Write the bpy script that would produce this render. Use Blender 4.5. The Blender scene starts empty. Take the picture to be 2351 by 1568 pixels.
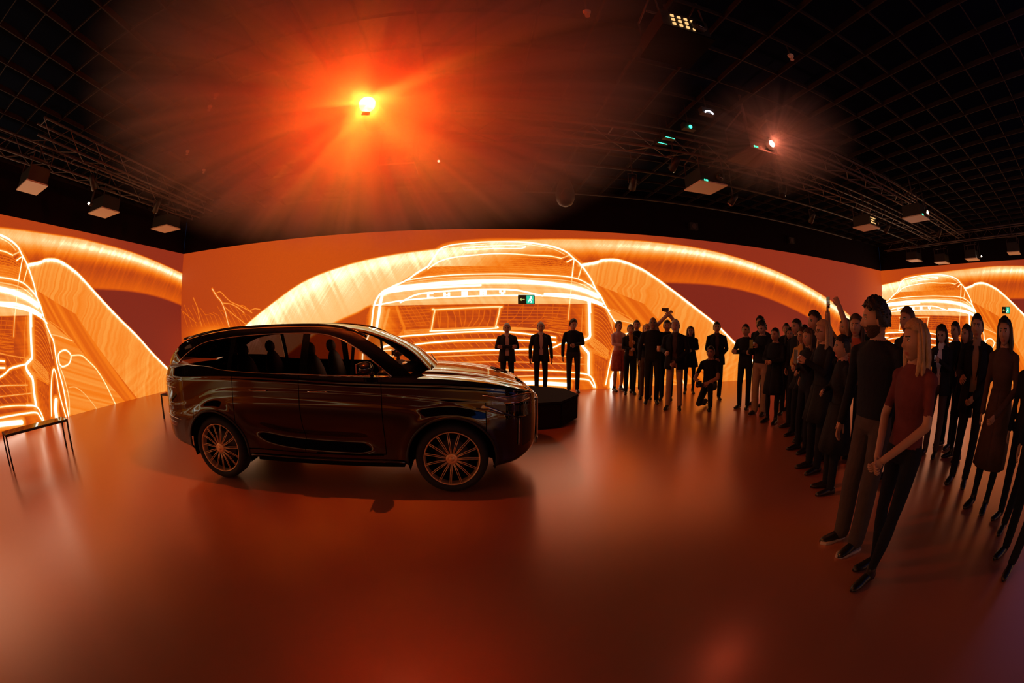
import bpy, bmesh, math, random
import numpy as np
from mathutils import Vector, Matrix, Euler
random.seed(7); np.random.seed(7)
S = bpy.context.scene
COL = S.collection
R_ = math.radians
# ------------------------------------------------------------------ camera (15 mm full-frame fisheye)
CAMH = 1.68
cam = bpy.data.cameras.new('camera'); camo = bpy.data.objects.new('camera', cam); COL.objects.link(camo)
S.camera = camo
cam.type = 'PANO'
cam.sensor_width = 36.0; cam.sensor_fit = 'HORIZONTAL'
def _setcam():
    ok = False
    for holder in (cam, getattr(cam, 'cycles', None)):
        if holder is None: continue
        try:
            holder.panorama_type = 'FISHEYE_EQUISOLID'
            holder.fisheye_lens = 938.145 / 2351 * 36.0
            holder.fisheye_fov = R_(220)
            ok = True
        except Exception: pass
    return ok
_setcam()
cam.clip_start = 0.05; cam.clip_end = 200
YAW, PITCH, ROLL = 0.0901616, 0.0472863, 0.0086937
# camera looks along +Y turned YAW to the right, PITCH down, small roll
camo.matrix_world = (Matrix.Translation((0, 0, CAMH)) @ Matrix.Rotation(-YAW, 4, 'Z') @ Matrix.Rotation(math.pi/2 - PITCH, 4, 'X') @ Matrix.Rotation(-ROLL, 4, 'Z'))
# ------------------------------------------------------------------ world, exposure
w = bpy.data.worlds.new('world'); S.world = w; w.use_nodes = True
w.node_tree.nodes['Background'].inputs[0].default_value = (0.01, 0.02, 0.05, 1)
w.node_tree.nodes['Background'].inputs[1].default_value = 0.3
S.view_settings.view_transform = 'Standard'; S.view_settings.look = 'None'
S.view_settings.gamma = 1; S.view_settings.exposure = 0.0
try: S.view_settings.use_curve_mapping = False
except Exception: pass
S.cycles.max_bounces = 6; S.cycles.diffuse_bounces = 3; S.cycles.glossy_bounces = 4
S.cycles.transmission_bounces = 4; S.cycles.transparent_max_bounces = 12; S.cycles.volume_bounces = 0
S.cycles.sample_clamp_indirect = 4.0; S.cycles.caustics_reflective = False; S.cycles.caustics_refractive = False
S.cycles.volume_step_rate = 2.0; S.cycles.volume_max_steps = 96
# room: x -8.93..16.28, back wall y 9.73, screens 3.96 high, ceiling grid 4.93
XL, XR, YB, YF, ZS, ZC = -8.93, 16.28, 9.73, -8.6, 3.956, 4.93
def light(name, kind, loc, energy, color, radius=0.1, rot=None, **kw):
    l = bpy.data.lights.new(name, kind); l.energy = energy; l.color = color
    if kind in ('POINT', 'SPOT'): l.shadow_soft_size = radius
    for k, v in kw.items(): setattr(l, k, v)
    o = bpy.data.objects.new(name, l); o.location = loc
    if rot: o.rotation_euler = rot
    COL.objects.link(o); return o
STAR = (-1.336, 4.285, 4.35)
BEAM = (3.965, 3.95, 4.165)
light('projector_beam', 'POINT', (STAR[0] + .03, STAR[1] - .10, STAR[2] - .15), 600, (1.0, 0.30, 0.025), 0.02)
light('projector_beam', 'POINT', (BEAM[0] + .01, BEAM[1] - .06, BEAM[2]), 10, (1.0, 0.25, 0.12), 0.04)
light('blue_fill_light', 'POINT', (4.0, -3.0, 3.6), 30, (0.10, 0.28, 1.0), 2.0)  # both blue lamps are added fill to lift the blacks, no fixture
light('blue_fill_light', 'POINT', (10.0, -2.0, 3.0), 26, (0.10, 0.28, 1.0), 2.0)

# ------------------------------------------------------------------ helpers
def link(o): COL.objects.link(o); return o
def tag(o, label=None, cat=None, group=None, kind=None):
    if label: o['label'] = label
    if cat: o['category'] = cat
    if group: o['group'] = group
    if kind: o['kind'] = kind
    return o
def empty(name, loc=(0, 0, 0), rz=0, label=None, cat=None, group=None):
    o = bpy.data.objects.new(name, None); o.location = loc; o.rotation_euler = (0, 0, rz)
    o.empty_display_size = .1
    link(o); return tag(o, label, cat, group)
def mesh_obj(name, verts, faces, mat=None, parent=None, smooth=False, mats=None, midx=None, uvs=None):
    me = bpy.data.meshes.new(name)
    me.from_pydata([tuple(v) for v in verts], [], [tuple(f) for f in faces])
    if mats:
        for m in mats: me.materials.append(m)
        if midx is not None: me.polygons.foreach_set('material_index', np.asarray(midx, dtype=np.int32))
    elif mat: me.materials.append(mat)
    if smooth: me.polygons.foreach_set('use_smooth', [True] * len(me.polygons))
    me.update()
    o = bpy.data.objects.new(name, me); link(o)
    if parent: o.parent = parent
    return o
class G:
    """collects simple solids into one mesh"""
    def __init__(s): s.v = []; s.f = []; s.m = []; s.cur = 0
    def add(s, v, f):
        n = len(s.v); s.v += [tuple(q) for q in v]; s.f += [tuple(n + i for i in q) for q in f]; s.m += [s.cur] * len(f); return s
    def box(s, c, d, rz=0, M=None):
        x, y, z = [q / 2 for q in d]
        v = [Vector((sx * x, sy * y, sz * z)) for sz in (-1, 1) for sy in (-1, 1) for sx in (-1, 1)]
        if M is None: M = Matrix.Rotation(rz, 3, 'Z')
        v = [M @ q + Vector(c) for q in v]
        return s.add(v, [(0, 2, 3, 1), (4, 5, 7, 6), (0, 1, 5, 4), (2, 6, 7, 3), (0, 4, 6, 2), (1, 3, 7, 5)])
    def tube(s, pts, r, n=8, cap=True, closed=False, flat=1.0):
        pts = [Vector(p) for p in pts]; N = len(pts)
        rr = r if hasattr(r, '__len__') else [r] * N
        rings = []; up = Vector((0, 0, 1)); prev = None
        for i, p in enumerate(pts):
            if closed: t = pts[(i + 1) % N] - pts[i - 1]
            else: t = pts[min(i + 1, N - 1)] - pts[max(i - 1, 0)]
            if t.length < 1e-9: t = Vector((0, 0, 1))
            t.normalize()
            a = prev if prev is not None else (up if abs(t.z) < .9 else Vector((1, 0, 0)))
            x = (a - t * a.dot(t))
            if x.length < 1e-6: x = t.orthogonal()
            x.normalize(); prev = x; y = t.cross(x)
            rings.append([p + (x * math.cos(2 * math.pi * k / n) * flat + y * math.sin(2 * math.pi * k / n)) * rr[i] for k in range(n)])
        v = [q for rg in rings for q in rg]; f = []
        for i in range(N if closed else N - 1):
            j = (i + 1) % N
            for k in range(n):
                l = (k + 1) % n; f.append((i * n + k, i * n + l, j * n + l, j * n + k))
        if cap and not closed:
            f.append(tuple(range(n))[::-1]); f.append(tuple((N - 1) * n + k for k in range(n)))
        return s.add(v, f)
    def ell(s, c, r, M=None, nu=12, nv=8):
        v = []; f = []
        for j in range(nv + 1):
            th = math.pi * j / nv
            for i in range(nu):
                ph = 2 * math.pi * i / nu
                q = Vector((r[0] * math.sin(th) * math.cos(ph), r[1] * math.sin(th) * math.sin(ph), r[2] * math.cos(th)))
                if M is not None: q = M @ q
                v.append(q + Vector(c))
        for j in range(nv):
            for i in range(nu):
                k = (i + 1) % nu; f.append((j * nu + i, (j + 1) * nu + i, (j + 1) * nu + k, j * nu + k))
        return s.add(v, f)
    def prism(s, poly, z0, z1):
        n = len(poly)
        return s.add([(x, y, z0) for x, y in poly] + [(x, y, z1) for x, y in poly],
                     [tuple(range(n))[::-1], tuple(range(n, 2 * n))] + [(i, (i + 1) % n, n + (i + 1) % n, n + i) for i in range(n)])
    def obj(s, name, mat=None, parent=None, smooth=False, mats=None):
        return mesh_obj(name, s.v, s.f, mat, parent, smooth, mats, s.m if mats else None)
def ss(t): t = np.clip(t, 0, 1); return t * t * (3 - 2 * t)
def lin(c): return tuple(((q / 255) / 12.92 if q / 255 <= .04045 else ((q / 255 + .055) / 1.055) ** 2.4) for q in c)
def mat(name, col, rough=.5, metal=0., spec=.5, coat=0., emit=None, es=0., bump=0., bscale=200., var=0., vscale=8., sheen=0.):
    m = bpy.data.materials.new(name); m.use_nodes = True; nt = m.node_tree; b = nt.nodes['Principled BSDF']
    b.inputs['Base Color'].default_value = (*col, 1); b.inputs['Roughness'].default_value = rough
    b.inputs['Metallic'].default_value = metal; b.inputs['Specular IOR Level'].default_value = spec
    b.inputs['Coat Weight'].default_value = coat; b.inputs['Coat Roughness'].default_value = .03
    if sheen: b.inputs['Sheen Weight'].default_value = sheen
    if emit: b.inputs['Emission Color'].default_value = (*emit, 1); b.inputs['Emission Strength'].default_value = es
    if bump or var:
        tc = nt.nodes.new('ShaderNodeTexCoord')
        nz = nt.nodes.new('ShaderNodeTexNoise'); nz.inputs['Scale'].default_value = bscale; nz.inputs['Detail'].default_value = 3
        nt.links.new(tc.outputs['Object'], nz.inputs['Vector'])
        if bump:
            bp = nt.nodes.new('ShaderNodeBump'); bp.inputs['Strength'].default_value = bump; bp.inputs['Distance'].default_value = .01
            nt.links.new(nz.outputs['Fac'], bp.inputs['Height']); nt.links.new(bp.outputs['Normal'], b.inputs['Normal'])
        if var:
            n2 = nt.nodes.new('ShaderNodeTexNoise'); n2.inputs['Scale'].default_value = vscale; n2.inputs['Detail'].default_value = 4
            nt.links.new(tc.outputs['Object'], n2.inputs['Vector'])
            mx = nt.nodes.new('ShaderNodeMix'); mx.data_type = 'RGBA'
            mx.inputs['A'].default_value = (*[q * (1 - var) for q in col], 1); mx.inputs['B'].default_value = (*[min(1, q * (1 + var)) for q in col], 1)
            nt.links.new(n2.outputs['Fac'], mx.inputs['Factor']); nt.links.new(mx.outputs['Result'], b.inputs['Base Color'])
    return m
def emis(name, col, s):
    m = bpy.data.materials.new(name); m.use_nodes = True; nt = m.node_tree
    nt.nodes.remove(nt.nodes['Principled BSDF']); e = nt.nodes.new('ShaderNodeEmission')
    e.inputs[0].default_value = (*col, 1); e.inputs[1].default_value = s
    nt.links.new(e.outputs[0], nt.nodes['Material Output'].inputs[0]); return m

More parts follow.
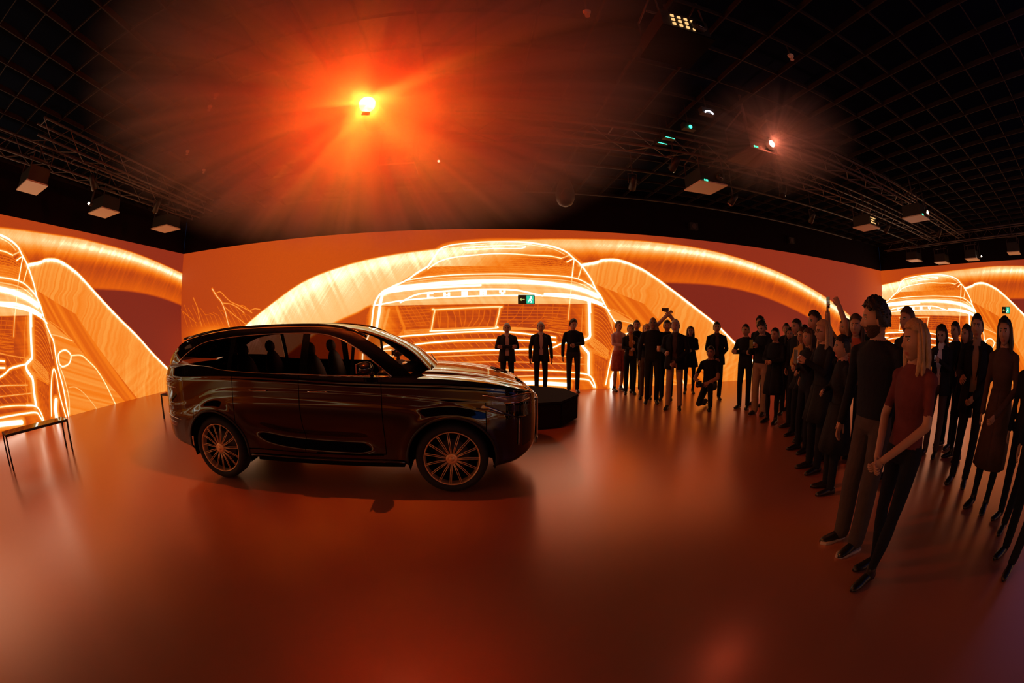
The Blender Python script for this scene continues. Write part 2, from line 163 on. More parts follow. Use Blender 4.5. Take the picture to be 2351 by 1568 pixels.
# ------------------------------------------------------------------ the picture shown on the screen walls (same film on every wall)
# strokes: line width m, brightness, glow m, [(u, z) metres along / up the wall]
